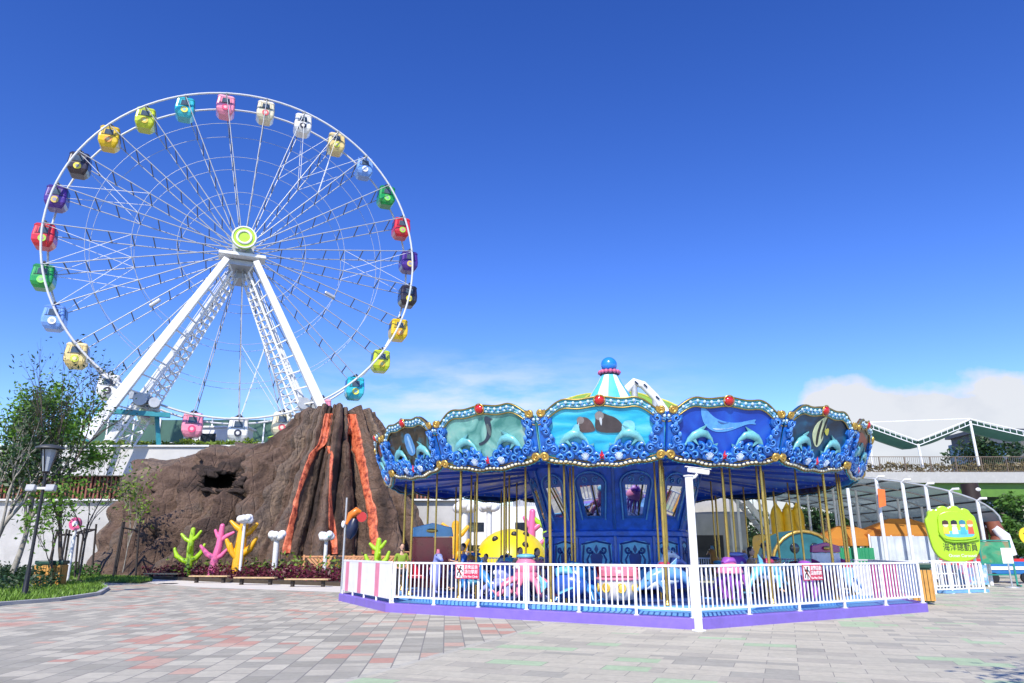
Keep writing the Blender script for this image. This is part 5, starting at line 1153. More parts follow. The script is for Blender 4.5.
def grass(name, poly, n, h, seed):
    rnd = random.Random(seed); P2 = [(G(*p).x, G(*p).y) for p in poly]; xs = [p[0] for p in P2]; ys = [p[1] for p in P2]; bb = MB(); c = 0
    while c < n:
        x, y = rnd.uniform(min(xs), max(xs)), rnd.uniform(min(ys), max(ys))
        if inside(x, y, P2):
            hh = h*rnd.uniform(.5,1.2)*(1+.6*noise.noise(Vector((x*.6,y*.6,seed)))); a = rnd.random()*PI; dx, dy = math.cos(a)*.03, math.sin(a)*.03; l_ = Vector((rnd.gauss(0,.4)*hh, rnd.gauss(0,.4)*hh, hh)); p = Vector((x,y,.055))
            bb.add([p-Vector((dx,dy,0)), p+Vector((dx,dy,0)), p+l_], [(0,1,2)]); c += 1
    return stuff(bb.build(name, M('grass_blade', (.15,.27,.03), .5, leaf=.3)))
grass('grass', lawn1, 15000, .17, 41); grass('grass', lawn2, 6000, .16, 42)
bedstuff('low_shrubs', [(-60,598),(0,596),(45,594),(62,588),(60,584),(30,578),(-60,578)], 5200, .95, .10, dgreen, 43, .05)
bedstuff('low_shrubs', [(66,580),(100,579.5),(98,574),(66,573)], 1500, .8, .10, green, 44, .05)
q = G(24, 597); t = thing('lamp_post', 'black lamp post with a glass lantern and twin white floodlights among the trees', 'lamp post', q)
bb = MB(); bb.lathe([(.15,0),(.15,.08),(.10,.2),(.075,.9),(.06,1.0),(.05,4.3)], 12); bb.build('post', black, t)
bb = MB(); bb.lathe([(.06,4.28),(.12,4.34),(.24,5.15),(.22,5.16),(.10,4.4)], 8, smooth=False); bb.build('lantern_glass', M('lantern_glass', (.30,.34,.38), .1, var=.1), t)
bb = MB(); bb.lathe([(.08,4.28),(.14,4.30),(.14,4.36)], 8)
for k in range(4): a = TAU*k/4; bb.beam((math.sin(a)*.1,math.cos(a)*.1,4.3),(math.sin(a)*.34,math.cos(a)*.34,5.2), .035, .035)
bb.build('lantern_frame', black, t)
bb = MB(); bb.lathe([(.48,5.18),(.48,5.23),(.3,5.31),(0,5.36)], 20); bb.lathe([(.48,5.18),(.3,5.17)], 20); bb.build('lantern_roof', M('lamp_grey', (.05,.055,.06), .5), t)
bb = MB(); bb.box((0,-.05,3.75),(.5,.08,.08)); bb.build('bracket', white, t)
for s in (-1, 1):
    bb = MB(); bb.box((s*.36,-.12,3.75),(.32,.2,.22), 0, R(-15)); fl_ = bb.build('floodlight', M('flood_grey', (.38,.39,.40), .4), t, bevel=.02)
    bb = MB(); bb.box((s*.36,-.222,3.72),(.26,.012,.16), 0, R(-15)); bb.build('lens', M('flood_lens', (.25,.27,.30), .1), fl_)
M('leaf_sun', (.13,.27,.03), .5, leaf=.4)
tree('broad dense green tree with a pale forked trunk at the left edge', G(8,586), 9.6, .42, 6500, .12, MATS['leaf_sun'], bark, 2, (.03,0), .26, 4, .34, .27)
tree('leaning pale trunked tree with thin dark green crown left of the lamp post', G(-20,590), 7.6, .6, 1500, .12, dgreen, bark, 9, (.12,0), .2, 4, .3, .45)
tree('tall airy half bare tree rising in front of the light blue gondola', at(62,578,34).xy.to_3d(), 11.4, .42, 1000, .09, bgreen, dbark, 5, (.08,0), .15, 5, .26, .3)
tree('slim tree with wide reaching twigs in front of the pale wall', at(78,578,38).xy.to_3d(), 8.2, .6, 360, .11, green, dbark, 13, (.05,0), .11, 4, .42, .38)
tree('small bushy tree behind the lamp post', at(52,580,33).xy.to_3d(), 5.0, .5, 700, .12, MATS['leaf_sun'], dbark, 17, (.06,0), .09, 4, .45, .4)
tree('thin sapling with sparse yellow green leaves tied between dark stakes', G(121,578), 6.6, .45, 420, .14, ygreen, bark, 23, (.02,0), .07, 3, .42, .35, group=None)
SG = 'dark tree guard stakes on the lawn'
stakem = M('stake_dark', (.035,.028,.025), .8)
def guard(label, px, py, n, w, h, seed):
    q = G(px, py); t = thing('tree_guard', label, 'tree guard', q, 0, SG); rnd = random.Random(seed); tops = []
    for i in range(n):
        a = TAU*i/n+.4; p = Vector((math.cos(a)*w, math.sin(a)*w, 0)); e = Vector((p.x*.75, p.y*.75, h*rnd.uniform(.95,1.05))); tops.append((p, e)); bb = MB(); bb.tube(p, e, .06, n=8); bb.build('stake', stakem, t)
    for i in range(n):
        for f in (.9,): bb = MB(); bb.tube(tops[i][0].lerp(tops[i][1], f), tops[(i+1) % n][0].lerp(tops[(i+1) % n][1], f), .05, n=6); bb.build('crossbar', stakem, t)
guard('dark stakes around the thin sapling beside the planting path', 121, 579, 3, .75, 3.1, 1)
guard('dark stakes around the slim tree right of the slatted bins', 78, 578, 4, .7, 3.0, 2)
guard('dark stakes behind the slatted bins', 60, 580, 4, .7, 2.7, 3)
def slat_bin(label, p, rz, w=.52, h=1.1, col=(.55,.28,.06), group=None):
    t = thing('litter_bin', label, 'litter bin', p, rz, group); gm = M('bin_green', (.012,.06,.04), .45); wm = M('bin_wood_%d' % int(col[0]*100), col, .55, var=.2, scale=4)
    bb = MB(); bb.box((0,0,h*.5),(w*.92,w*.92,h*.9)); bb.build('body', gm, t, bevel=.02)
    bb = MB(); bb.box((0,0,h*.93),(w*1.08,w*1.08,h*.13)); bb.build('lid', gm, t, bevel=.03)
    for k in range(4):
        a = k*PI/2; bb = MB(); bb.T = Matrix.Rotation(a, 4, 'Z')
        for i in range(5): bb.box((-w*.38+i*w*.19,-w*.5,h*.46),(w*.155,.03,h*.74))
        bb.build('slat_panel', wm, t)
slat_bin('left one of two slatted wooden bins with green lids among the trees', G(42,588), R(8), .62, 1.15, group='slatted bins under the trees'); slat_bin('right one of two slatted wooden bins with green lids among the trees', G(54.5,587.5), R(8), .62, 1.15, group='slatted bins under the trees')
q = G(933.5,604.5); slat_bin('slatted wooden litter bin with dark green lid at the right carousel corner', (q.x-.15, q.y+.2, 0), R(-25), .56, 1.2)
q = at(68, 574, 40); t = thing('round_sign', 'small round pink sign on a white post among the tree stakes', 'sign', (q.x, 40, 0)); bb = MB(); bb.tube((0,0,0),(0,0,2.7),.09); bb.build('post', whites, t)
bb = MB(); bb.path([(0,-.10,2.95),(0,-.02,2.95)], .34, 20); bb.build('disc', M('sign_pink', (.70,.10,.25), .4), t); bb = MB(); bb.path([(0,-.12,2.95),(0,-.09,2.95)], .15, 14); bb.build('emblem', white, t)
# ------------------------------------------------------------------ behind the carousel, left gap
t = thing('white_building', 'long white building with a roof railing seen between carousel poles behind the volcano', 'building', (-1, 60, 0))
bb = MB(); bb.box((0,3,3.5),(20,6,3.0)); bb.box((0,4,1),(20,4,2.1)); bb.build('wall', M('white_wall', (.72,.72,.70), .8, var=.05, dirt=(.62,.62,.6)), t)
bb = MB(); bb.box((0,2,1.02),(19.6,.2,1.9)); bb.build('shop_window', M('shop_glass', (.06,.09,.08), .2, var=.4, scale=.5), t)
for i in range(8): bb = MB(); bb.box((-9.6+i*2.75,.6,1.0),(.35,.35,2.02)); bb.build('column', white, t)
for i in range(4): bb = MB(); bb.box((-6+i*4,-.02,3.4),(1.5,.08,.7)); bb.build('window', glass, t)
post_rail('railing', 'grey railing on the roof of the white building behind the carousel', 'railing', (-10.5,60.3,5.0), (8.8,60.3,5.0), 12, 1.1, steel, dsteel)
post_rail('trellis_fence', 'orange lattice barrier in front of the white building', 'fence', (-7,48,0), (5,48,0), 8, 1.5, tr, tr)
yd = M('dome_yellow', (.78,.60,.01), .4, var=.05, coat=.2)
q = at(511, 556, 47); t = thing('dotted_dome', 'big yellow dome with black dots behind the carousel', 'ride', (q.x, 47, 0)); bb = MB(); bb.ell((0,0,.8), (2.3,2.4,2.1), 28, 14); bb.build('shell', yd, t)
bb = MB()
for a, e in ((-1.2,.35),(-.6,.75),(-.1,.2),(.45,.55),(.9,.12),(-.8,.1),(.15,.95),(.75,.95)):
    d = Vector((math.sin(a)*math.cos(e)*2.3, -math.cos(a)*math.cos(e)*2.4, math.sin(e)*2.1+.8)); bb.ell(d, (.2,.12,.2), 10, 8)
bb.build('dots', black, t)
coral('yellow coral sculpture behind the carousel, left of the yellow dome', 452, 552, 46, 3.3, cy, 5, K3, None, 0); coral('tall pink coral sculpture behind the yellow dome', 529, 550, 50, 4.2, cpk, 6, K2, None, 0); coral('lime coral sculpture right of the pink one behind the yellow dome', 547, 550, 50, 4.4, cg, 7, K1, None, 0)
cloud_post('thick cloud topped post behind the carousel, left of the yellow dome', 464, 555, 49, 4.3, .5, .85, 8, 0); cloud_post('cloud topped post behind the yellow dome', 489, 555, 52, 4.5, .4, .8, 9, 0); cloud_post('short cloud topped post right of the lime coral behind the carousel', 561, 555, 48, 3.0, .3, .7, 10, 0)
# big green dome roof and white slide arch rising over the carousel roof
t = thing('dome_hall', 'hall with a shallow lime green dome roof showing above the carousel crest', 'building', (10.5, 76, 0))
prof_ = [(10.6*math.sin(R(a)), 10.0+7.6*math.cos(R(a))) for a in range(90, -1, -6)]
bb = MB(); bb.lathe(prof_, 40); bb.build('roof', M('dome_lime', (.24,.42,.05), .5, var=.12), t); bb = MB(); bb.lathe([(10.4,0),(10.4,10.55)], 40); bb.build('wall', whites, t)
for k in range(12): bb = MB(); a = TAU*k/12; bb.path([(r_*1.008*math.sin(a), -r_*1.008*math.cos(a), z_+.05) for r_, z_ in prof_], .12, 6); bb.build('roof_rib', M('rib_yellow', (.50,.50,.08)), t)
t = thing('drop_slide', 'white arched slide track showing just right of the striped carousel cone', 'ride', (12.5, 66, 0)); bb = MB()
pts = [Vector(at(628,388,66)-Vector((12.5,66,0))), Vector(at(634,382,66)-Vector((12.5,66,0))), Vector(at(643,385,66)-Vector((12.5,66,0))), Vector(at(655,397,66)-Vector((12.5,66,0))), Vector(at(672,420,66)-Vector((12.5,66,0)))]
bb.path([pts[0]-Vector((3,0,4))]+pts+[pts[-1]-Vector((0,0,9))], .38, 10); bb.build('track', white, t)
for i in (1,2,3): bb = MB(); bb.beam(pts[i]+Vector((0,-.36,0)), pts[i]+Vector((.3,-.36,-.3)), .3, .12); bb.build('opening', glass, t)
for i in (1,3): bb = MB(); bb.tube((pts[i].x, .2, 0), pts[i], .3); bb.build('pillar', steel, t)
# ------------------------------------------------------------------ right gap and right side
t = thing('concrete_building', 'grey concrete building seen through the right part of the carousel', 'building', (14.5, 52, 0)); bb = MB(); bb.box((-1,2,3.2),(5.6,4,6.4)); bb.build('wall', concrete, t); bb = MB(); bb.box((-1,-.03,1.3),(2.2,.1,2.6)); bb.build('door', M('door_dark', (.03,.03,.035)), t)
t = thing('steel_staircase', 'white steel staircase seen through the right part of the carousel', 'staircase', (15.6, 46, 0)); n = 16
for s in (0, 1.5):
    bb = MB(); bb.beam((-1.6,s,5.2),(2.2,s,.2), .12, .3); bb.build('stringer', white, t)
    bb = MB(); bb.beam((-1.6,s,6.2),(2.2,s,1.2), .06, .06); [bb.beam((-1.6+3.8*i/8,s,5.2-5*i/8),(-1.6+3.8*i/8,s,6.2-5*i/8), .05, .05) for i in range(9)]; bb.build('handrail', white, t)
for i in range(n): bb = MB(); bb.box((-1.6+3.8*(i+.5)/n,.75,5.2-5*(i+.5)/n),(.3,1.5,.05)); bb.build('tread', whites, t)
for s in (0,1.5): bb = MB(); bb.tube((-1.6,s,0),(-1.6,s,5.1),.09); bb.build('post', white, t)
q = at(790, 556, 40); t = thing('castle_slide', 'yellow castle shaped inflatable behind the carousel', 'ride', (q.x, 40, 0)); ym = M('inflatable_yellow', (.78,.45,.01), .4)
bb = MB(); bb.box((0,0,1.2),(3.4,2,2.4)); bb.build('base', ym, t, bevel=.3)
for x in (-.5,.1,.62): bb = MB(); bb.lathe([(.33,2.2),(.33,3.4),(.24,3.7),(0,4.1)], 14, (x,0,0)); bb.build('turret', ym, t)
q = at(797, 556, 34.5); t = thing('barrel_ride', 'dark teal barrel shaped ride behind the right part of the carousel', 'ride', (q.x, 34.5, 0)); bb = MB(); bb.path([(0,-1.0,.9),(0,1.0,.9)], 1.55, 24); bb.build('drum', M('barrel_teal', (.015,.12,.15), .4, var=.3), t)
bb = MB(); bb.ring((0,-1.02,.9), 1.5, .08, n=28); bb.build('hoop', gold, t)
for k in range(6): bb = MB(); a = TAU*k/6; bb.ell((math.cos(a)*.9,-1.03,.9+math.sin(a)*.9), (.22,.06,.22), 10, 6); bb.build('porthole', glass, t)
# tents and screens
def tent(label, x, Y, w, d, h0, h1, mat):
    t = thing('market_tent', label, 'tent', (x, Y, 0), 0, 'orange tents under the vaulted shelter'); bb = MB(); v = [(-w/2,-d/2,h0),(w/2,-d/2,h0),(w/2,d/2,h0),(-w/2,d/2,h0)]
    top_ = [(-w*.12,0,h1),(w*.12,0,h1)]; lo = [(x_,y_,h0-.35) for x_,y_,_ in v]
    bb.add(v+top_+lo, [(0,1,5,4),(1,2,5),(2,3,4,5),(3,0,4),(0,6,7,1),(1,7,8,2),(2,8,9,3),(3,9,6,0)]); bb.build('canopy', mat, t)
    for x_,y_,_ in v: bb = MB(); bb.tube((x_,y_,0),(x_,y_,h0), .04); bb.build('leg', whites, t)
orm = M('tent_orange', (.80,.28,.05), .6, var=.1, leaf=.5)
q = at(905, 545, 38.2); tent('large orange tent under the right half of the vaulted shelter', q.x, 38.4, 4.6, 2.6, 2.35, 3.15, orm); q = at(852, 545, 38); tent('smaller orange tent seen just right of the carousel', q.x, 38.5, 3.2, 2.6, 2.15, 2.8, orm)
def sheet_wall(label, px0, px1, Y, z0, z1, mat, name='tarpaulin'):
    a = at(px0, 550, Y); b_ = at(px1, 550, Y); t = thing(name, label, 'screen', (a.x, Y, 0)); bb = MB(); n = 40; vs_ = []; w_ = b_.x-a.x
    for i in range(n+1):
        x = w_*i/n; y = .10*math.sin(i*1.3)+.06*math.sin(i*3.1); vs_ += [(x,y,z0),(x,y*.5,z1)]
    bb.add(vs_, [(2*i,2*i+2,2*i+3,2*i+1) for i in range(n)], True); bb.build('sheet', mat, t)
    for i in range(4): bb = MB(); bb.tube((w_*i/3,.1,0),(w_*i/3,.1,z1+.05), .04); bb.build('post', whites, t)
sheet_wall('pale grey striped tarpaulin hanging below the large orange tent', 872, 938, 37.0, .6, 2.25, M('tarp_pale', (.50,.55,.60), .6, var=.2, scale=1.5)); sheet_wall('green tarpaulin screen right of the carousel under the smaller orange tent', 838, 874, 36.6, .4, 1.7, M('tarp_green', (.02,.26,.12), .6, var=.2, scale=1.2))
post_rail('picket_fence', 'low white fence behind the right corner of the carousel', 'fence', (14.2,30,0), (19.0,32.5,0), 5, 1.15, white, white)
# vaulted shelter
t = thing('vaulted_shelter', 'open shelter with a curved translucent grey roof on white poles at the right', 'shelter', (14.6, 36, 0)); shm, nt, b = newmat('corrugated_translucent'); L = nt.links.new
b.inputs['Base Color'].default_value = (.20,.25,.25,1); b.inputs['Roughness'].default_value = .25
wv = nd(nt, 'ShaderNodeTexWave', i_Scale=1.6); tc = nd(nt, 'ShaderNodeTexCoord'); L(tc.outputs['Object'], wv.inputs['Vector'])
bp = nd(nt, 'ShaderNodeBump', i_Strength=.4, i_Distance=.05); L(wv.outputs[1], bp.inputs['Height']); L(bp.outputs[0], b.inputs['Normal'])
trn = nd(nt, 'ShaderNodeBsdfTransparent'); trn.inputs[0].default_value = (.72,.80,.78,1); tl = nd(nt, 'ShaderNodeBsdfTranslucent'); tl.inputs[0].default_value = (.22,.28,.275,1); m0 = nd(nt, 'ShaderNodeMixShader', i_Fac=.5); L(b.outputs[0], m0.inputs[1]); L(tl.outputs[0], m0.inputs[2]); mx = nd(nt, 'ShaderNodeMixShader', i_Fac=.14); L(m0.outputs[0], mx.inputs[1]); L(trn.outputs[0], mx.inputs[2]); L(mx.outputs[0], nt.nodes['Material Output'].inputs['Surface'])
HWD, TOPZ, EAV, DEP = 9.0, 5.15, 2.95, 15.0
def vault(a): return HWD*math.sin(a), EAV+(TOPZ-EAV)*math.cos(a)
bb = MB(); n = 28; vs_ = []
for i in range(n+1):
    x, z = vault(R(-90+180*i/n)); vs_ += [(x,0,z),(x,DEP,z)]
bb.add(vs_, [(2*i,2*i+1,2*i+3,2*i+2) for i in range(n)], True); bb.build('roof_sheet', shm, t)
for k in range(7):
    bb = MB(); bb.path([(vault(R(-90+180*i/24))[0], k*DEP/6, vault(R(-90+180*i/24))[1]-.06) for i in range(25)], .05, 6); bb.build('arch_rib', steel, t)
for i in range(1, 14): x, z = vault(R(-90+180*i/14)); bb = MB(); bb.beam((x,0,z-.04),(x,DEP,z-.04), .05, .08); bb.build('purlin', dsteel, t)
for px in (851, 881, 907, 930, 954, 980):
    x = at(px, 520, 36).x-14.6; a = math.asin(max(-1, min(1, x/HWD))); z = vault(a)[1]
    for k in (0, 2, 4):
        bb = MB(); bb.tube((x,k*DEP/6-.05,0),(x,k*DEP/6-.05,z-.08), .085 if k == 0 else .07); bb.build('pole', whites, t)
        if k == 0: bb = MB(); bb.path([(x,-.05,z-.1),(x+.02,-.3,z+.02),(x+.25,-.42,z+.02)], .06, 8); bb.build('pole_hook', white, t)
q = at(883, 498, 35.5); t = thing('pennant', 'small orange pennant hanging on a shelter pole', 'flag', (q.x, 35.6, q.z)); bb = MB(); bb.prism([(-.2,-.45),(.15,-.35),(.2,.4),(-.15,.45)], (0,0,0), (1,0,0), (0,0,1), .02); bb.build('cloth', M('pennant_orange', (.75,.16,.03), .6), t); bb = MB(); bb.tube((0,.01,.4),(0,.25,.7),.015); bb.build('cord', steel, t)
# bridge with railing, girder, canopy
t = thing('footbridge', 'white footbridge deck with a green girder crossing behind the shelter', 'bridge', (45, 60, 0)); bb = MB(); bb.box((0,3,7.33),(44,6,.86)); bb.build('deck', M('bridge_white', (.38,.38,.365), .7, var=.06, dirt=(.5,.5,.48)), t)
bb = MB(); bb.box((0,2.8,6.35),(44,4.6,1.1)); bb.build('girder', M('girder_green', (.10,.22,.03), .5, var=.15), t)
for x in (-9, 4, 17): bb = MB(); bb.box((x,3,2.9),(1.1,2.4,5.8)); bb.build('pier', concrete, t)
post_rail('railing', 'mesh railing along the edge of the footbridge', 'railing', (24,60.2,7.78), (66,60.2,7.78), 20, 1.25, M('rail_brown', (.16,.12,.09), .6), MATS['rail_brown'], rails=(1.0,.06))
shrub_strip('hedge', 'brown green planter hedge behind the footbridge railing', 'hedge', (26,61.2,7.78), (66,61.2,7.78), .6, 1.0, 4200, .15, M('leaf_brown', (.16,.13,.05), .6, leaf=.2), 51)
t = thing('bridge_canopy', 'green folded membrane canopy on slanting white masts over the footbridge', 'canopy', (0, 61, 0)); cm = M('membrane_green', (.06,.22,.16), .5, var=.15); wm_ = whites
P = {k: Vector(at(px, py, 61))-Vector((0,61,0)) for k, (px, py) in {'l': (868,426), 'v': (918,444), 'p': (971,422.5), 'r': (1030,436), 'r2': (1060,424)}.items()}
for a, b_ in (('l','v'),('v','p'),('p','r'),('r','r2')):
    A, Bq = P[a], P[b_]; A2, B2 = A+Vector((0,2.6,-.35)), Bq+Vector((0,2.6,-.35))
    n = 8; vs_ = []
    for i in range(n+1):
        f = i/n; sag = -.25*math.sin(PI*f); vs_ += [A.lerp(Bq, f)+Vector((0,0,sag*.3+.22)), A.lerp(Bq, f)+Vector((0,1.3,sag-.25)), A2.lerp(B2, f)+Vector((0,0,sag*.3+.22))]
    bb = MB(); bb.add(vs_, [(3*i,3*i+1,3*i+4,3*i+3) for i in range(n)]+[(3*i+1,3*i+2,3*i+5,3*i+4) for i in range(n)], True); bb.build('membrane', cm, t)
    for o_, k_ in ((Vector((0,0,.30)), .07), (Vector((0,-.02,-.12)), .06)): bb = MB(); bb.beam(A+o_, Bq+o_, k_, k_); bb.build('edge_beam', wm_, t)
    bb = MB(); [bb.beam((A+Vector((0,0,.30))).lerp(Bq+Vector((0,0,.30)), i/9), (A+Vector((0,0,-.12))).lerp(Bq+Vector((0,0,-.12)), i/9), .04, .04) for i in range(10)]; bb.build('lacing', wm_, t)
bb = MB(); bb.beam(P['l']+Vector((0,0,.32)), P['p']+Vector((0,0,.34)), .06, .06); bb.build('tie_cable', wm_, t)
for (px0,py0,px1,py1) in ((970,421,979,466),(918,444,923,468),(868,428,873,468)): bb = MB(); bb.tube(at(px1,py1,61)-Vector((0,61,0)), at(px0,py0,61)-Vector((0,61,0)), .11); bb.build('mast', wm_, t)
# far building and trees
t = thing('office_building', 'distant grey and cream building with a dark overhanging roof beyond the footbridge', 'building', (*at(1003,450,110).to_2d(), 0)); bb = MB()
bb.box((1.0,3,9.0),(8.5,6,18)); bb.build('wall', M('office_cream', (.50,.44,.34), .8), t); bb = MB(); bb.box((-3.4,1,8.8),(3.6,8,17.6)); bb.build('glass_tower', M('office_glass', (.05,.10,.18), .15), t)
bb = MB(); bb.box((-1.4,0,18.6),(9.5,8,.5)); bb.box((-2.5,0,17.6),(6,7,1.6)); bb.build('roof', M('roof_slate', (.06,.07,.09), .6), t)
for i in range(3): bb = MB(); bb.box((0,-.05,13.3+i*1.5),(6,.14,.7)); bb.build('window', glass, t)
FG = 'trees beyond the footbridge'
rows = [(988,92,17.0,7,'far_green',1,'dark tree at the left end of the row standing beyond the footbridge hedge'),(1006,90,16.6,7,'far_green',2,'dark tree beside the distant office building'),(1026,92,17.2,8,'far_green',3,'dark tree cut by the right edge beyond the footbridge')]
for px, Y, h, w, _, sd_, lab in rows: far_tree(lab, at(px, 551, Y).xy.to_3d(), h, w, 1500, .30, dgreen, sd_, FG)
low = [(952,64,6.2,6,'dense dark tree under the footbridge behind the green sign'),(985,62,6.6,6,'dense dark tree under the footbridge beside the brown spotted column'),(1010,58,6.3,6.5,'bushy green tree under the footbridge at the right edge'),(1035,60,6.4,7,'tree under the footbridge cut by the right edge of the picture'),(915,66,6.0,6,'dark tree behind the orange tents'),(868,66,6.0,6,'dark tree behind the smaller orange tent'),(828,62,6,6,'dark tree behind the vaulted shelter, left part'),(1075,62,6.5,7,'outermost tree on the right under the footbridge')]
for i, (px, Y, h, w, lab) in enumerate(low): far_tree(lab, at(px, 551, Y).xy.to_3d(), h, w, 2200, .22, [dgreen, green][i % 3 == 2], 60+i, 'trees under the footbridge', .05)
bb = MB(); rnd = random.Random(77)
for _ in range(7000): leaf_quad(bb, Vector((rnd.uniform(16,75), rnd.uniform(70,76), rnd.random()**.7*5.2)), rnd.uniform(.2,.5), rnd)
stuff(bb.build('far_shrubbery', dgreen))
bb = MB()
for _ in range(9000): leaf_quad(bb, Vector((rnd.uniform(-160,170), rnd.uniform(150,170), rnd.random()**.7*9)), rnd.uniform(.6,1.3), rnd)
stuff(bb.build('distant_woodland', dgreen))
# spotted column
q = at(984, 556, 46); t = thing('spotted_column', 'dark brown animal shaped column with white patches behind the green sign', 'sculpture', (q.x, 46, 0)); bb = MB(); bb.path([(-.3,0,0),(-.2,0,2),(-.1,0,4.2),(-.15,0,5.6)], [.7,.6,.5,.5], 16); bb.build('column', M('giraffe_brown', (.022,.010,.008), .6, var=.3), t)
bb = MB()
for x, z in ((.05,5.2),(-.35,4.6),(.2,4.1),(-.1,3.4),(.25,3.0)): bb.ell((x,-.42 if abs(x) < .3 else -.34,z), (.22,.12,.12), 10, 6)
bb.build('patches', white, t)
bb = MB(); bb.path([(-.9,-.6,.9),(.2,-.75,1.4),(.7,-.7,2.4),(.3,-.7,3.5),(-.3,-.7,3.9)], [.3,.42,.45,.38,.2], 12); bb.build('curved_trunk', M('rust_brown', (.22,.07,.035), .5), t)
bb = MB(); bb.path([(.3,-1.0,2.9),(.75,-1.05,2.4),(.95,-1.05,1.3)], [.2,.34,.34], 10); bb.build('pale_flank', white, t)
# ------------------------------------------------------------------ green sign and its fence
sb = at(962.5, 592, 31.9); t = thing('shell_sign', 'bright lime green shell shaped sign board with white and dark lettering on two white posts', 'sign', (sb.x, 31.9, .12), R(-14)); t.scale = (.90, 1, 1)
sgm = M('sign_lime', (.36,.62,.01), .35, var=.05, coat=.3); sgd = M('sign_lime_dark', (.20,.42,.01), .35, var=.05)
out = [(-1.12,2.42),(-1.16,2.72),(-1.0,2.86),(-.98,3.06),(-.76,3.18),(-.60,3.12),(-.48,3.28),(-.22,3.30),(-.10,3.20),(.06,3.30),(.34,3.28),(.44,3.15),(.60,3.20),(.82,3.10),(.86,2.96),(1.02,2.84),(1.06,2.45),(1.08,2.1),(1.06,1.75),(.98,1.42),(.80,1.16),(.45,1.02),(0,.97),(-.42,1.0),(-.76,1.16),(-.97,1.48),(-1.04,1.85),(-1.08,2.15)]
out = smoothpoly(out)
bb = MB(); bb.prism(out[::-1], (0,-.10,0), (1,0,0), (0,0,1), .24); bb.build('board', sgm, t, bevel=.04)
lip = smoothpoly([(-.66,2.15),(-.45,1.92),(-.1,1.86),(.5,1.88),(.98,1.95),(1.0,2.4),(.95,2.85),(.6,2.95),(.3,3.05),(-.2,3.08),(-.6,2.9),(-.62,2.5)])
bb = MB(); bb.prism(lip[::-1], (0,-.17,0), (1,0,0), (0,0,1), .07); bb.build('shell_lobe', sgm, t, bevel=.025)
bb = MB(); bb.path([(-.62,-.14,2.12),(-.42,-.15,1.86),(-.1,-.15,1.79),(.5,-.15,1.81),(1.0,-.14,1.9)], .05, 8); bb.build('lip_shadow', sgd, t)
bb = MB(); wavep = smoothpoly([(-.42,2.05),(0,1.98),(.5,2.0),(.82,2.02),(.86,2.22),(.6,2.3),(.4,2.22),(.1,2.3),(-.15,2.22),(-.4,2.28)]); bb.prism(wavep[::-1], (0,-.178,0), (1,0,0), (0,0,1), .006); bb.build('painted_wave', M('sign_wave', (.10,.45,.72), .4), t)
for x, c, hc_ in ((-.32,(.75,.50,.05),(.05,.02,.01)),(.05,(.65,.65,.6),(.01,.01,.02)),(.40,(.05,.35,.50),(.03,.20,.30)),(.72,(.60,.10,.05),(.60,.22,.04))):
    nm = '%02d' % int((x+1)*50); bb = MB(); bb.prism([(x-.13,2.12),(x+.13,2.12),(x+.10,2.42),(x-.10,2.42)][::-1], (0,-.186,0), (1,0,0), (0,0,1), .006); bb.build('painted_child', M('child_coat_'+nm, c, .5), t)
    bb = MB(); bb.path([(x,-.19,2.52),(x,-.184,2.52)], .12, 14); bb.build('painted_face', M('child_face', (.72,.52,.38), .5), t)
    bb = MB(); bb.prism([(x-.14,2.52),(x+.14,2.52),(x+.12,2.66),(x,2.70),(x-.12,2.66)][::-1], (0,-.193,0), (1,0,0), (0,0,1), .006); bb.build('painted_hair', M('child_hair_'+nm, hc_, .5), t)
text_mesh('海洋總動員', .36, M('ink_dark', (.02,.025,.02), .5), 'lettering', t, (.18, -.112, 1.56), (PI/2, 0, 0), 1.45); text_mesh('Ocean Carousel', .17, white, 'lettering', t, (.22, -.112, 1.24), (PI/2, 0, 0), 1.15)
for x, hh in ((-.78, 3.0), (.80, 2.9)): bb = MB(); bb.tube((x,.2,-.12),(x,.2,hh), .07); bb.build('post', white, t)
a = G(936,594); b_ = G(985,592.5); fence('short white picket fence below the green shell sign', a, b_, 3, 1.15, 0, .17)
d = (b_-a); bb = MB(); bb.beam(a+Vector((.3,.5,.06)), b_+Vector((.1,.5,.06)), .8, .1); struct(bb.build('pale_blue_plinth', deckm))
sheet_wall('pink and blue printed banner behind the short picket fence', 938, 984, 34.2, .1, .95, paint('banner_print', (.55,.08,.20), (.10,.35,.55), (.6,.6,.62), 2.2, 1.5), 'banner')
# ------------------------------------------------------------------ right edge
q = at(1000, 575, 35); t = thing('display_rack', 'teal metal frame rack holding a poster at the right', 'rack', (q.x, 35, 0), R(-20)); fm = M('rack_teal', (.01,.22,.17), .45)
for x in (-.62,.62): bb = MB(); bb.beam((x,0,0),(x,.1,2.05), .07, .07); bb.beam((x,0,.05),(x,-.6,.05), .06, .06); bb.build('upright', fm, t)
for z in (.5, 1.0, 2.02): bb = MB(); bb.beam((-.62,.05,z),(.62,.05,z), .06, .06); bb.build('crossbar', fm, t)
bb = MB(); bb.box((0,.08,1.5),(1.2,.03,.95)); bb.build('poster', paint('poster_print', (.02,.20,.10), (.05,.30,.15), (.35,.16,.08), 1.5, 1.5), t)
q = at(990, 572, 39); t = thing('utility_cart', 'blue cart with white trim beside the teal rack', 'cart', (q.x+.6, 39, 0)); bb = MB(); bb.box((0,0,.72),(2.3,1.2,.62)); bb.build('body', M('cart_blue', (.02,.14,.38), .4), t, .06)
bb = MB(); bb.box((0,-.62,.72),(1.9,.03,.16)); bb.build('trim', white, t)
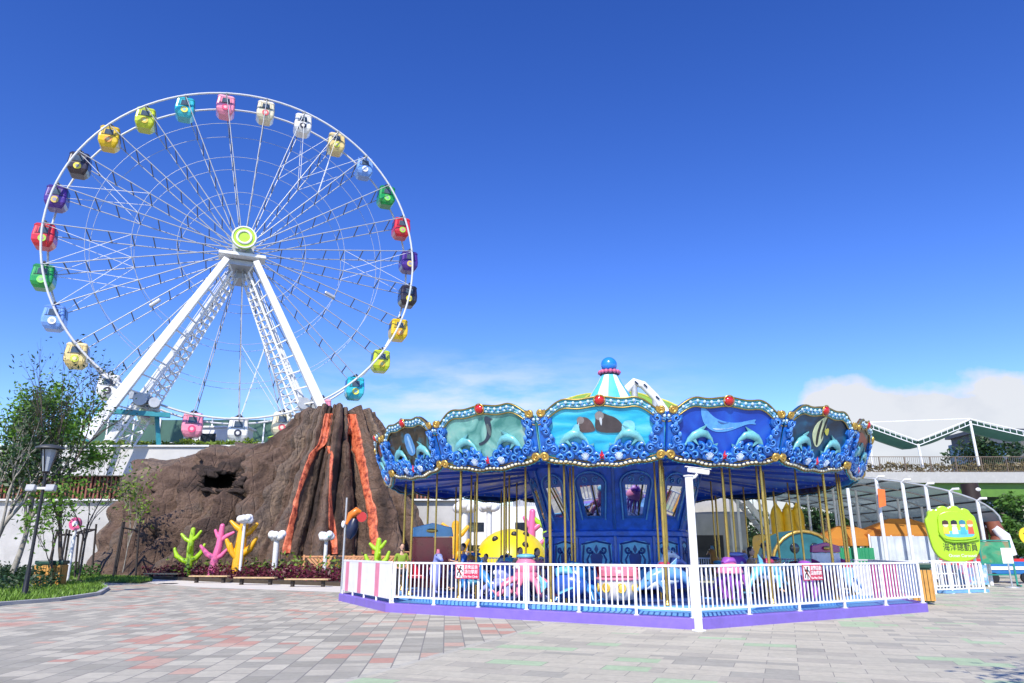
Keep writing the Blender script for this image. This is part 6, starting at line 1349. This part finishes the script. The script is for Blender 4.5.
for x in (-.8,.8): bb = MB(); bb.path([(x,-.62,.25),(x,-.5,.25)], .25, 16); bb.build('wheel', black, t)
for s in ((24.3,44.0),): pass
a = at(984,562,44); t = thing('red_barrier', 'long red rail barrier across the right background', 'barrier', (a.x-6, 44, 0)); bb = MB(); bb.beam((0,0,.95),(22,0,.95), .1, .34); bb.build('rail', M('barrier_red', (.55,.02,.03), .45), t)
for i in range(8): bb = MB(); bb.beam((i*3.1,0,0),(i*3.1,0,.9), .09, .09); bb.build('post', white, t)
q = at(1012, 585, 33.5); t = thing('notice_stand', 'small white notice board on a dark pole at the right edge', 'sign', (q.x, 33.5, 0), R(-15)); bb = MB(); bb.tube((0,0,0),(0,0,1.05),.035); bb.lathe([(.28,0),(.28,.04),(.05,.07)], 16); bb.build('pole', steel, t); bb = MB(); bb.box((0,-.04,1.35),(.42,.03,.66)); bb.build('board', white, t, .01)
q = at(1036, 585, 36); t = thing('round_sign', 'yellow round sign on a pole at the right edge', 'sign', (q.x, 36, 0)); bb = MB(); bb.tube((0,0,0),(0,0,2.0),.04); bb.build('pole', steel, t); bb = MB(); bb.path([(0,-.08,2.25),(0,-.03,2.25)], .40, 24); bb.build('disc', M('sign_yellow', (.78,.55,.02), .4), t)
bb = MB(); bb.beam((-.18,-.09,2.38),(.02,-.09,2.12), .06, .02, up=(0,1,0)); bb.beam((-.18,-.09,2.12),(.10,-.09,2.38), .06, .02, up=(0,1,0)); bb.build('mark', black, t)
# the tree beside the viewer whose shadow falls across the lower right corner
tree('bare branched tree standing beside the viewer on the right', (6.15,5.0,0), 7.0, .55, 1100, .10, green, bark, 33, (0,0), .14, 4, .3, .25, group=None, sq=.40)

q = G(168, 584); t = thing('drain_cover', 'small dark drain cover set in the pale apron by the benches', 'drain cover', (q.x, q.y, .008)); bb = MB(); bb.box((0,0,.004),(.7,.7,.02)); bb.build('frame', dsteel, t)
bb = MB()
for i in range(6): bb.box((-.28+i*.11,0,.018),(.05,.6,.012))
bb.build('grate', black, t)
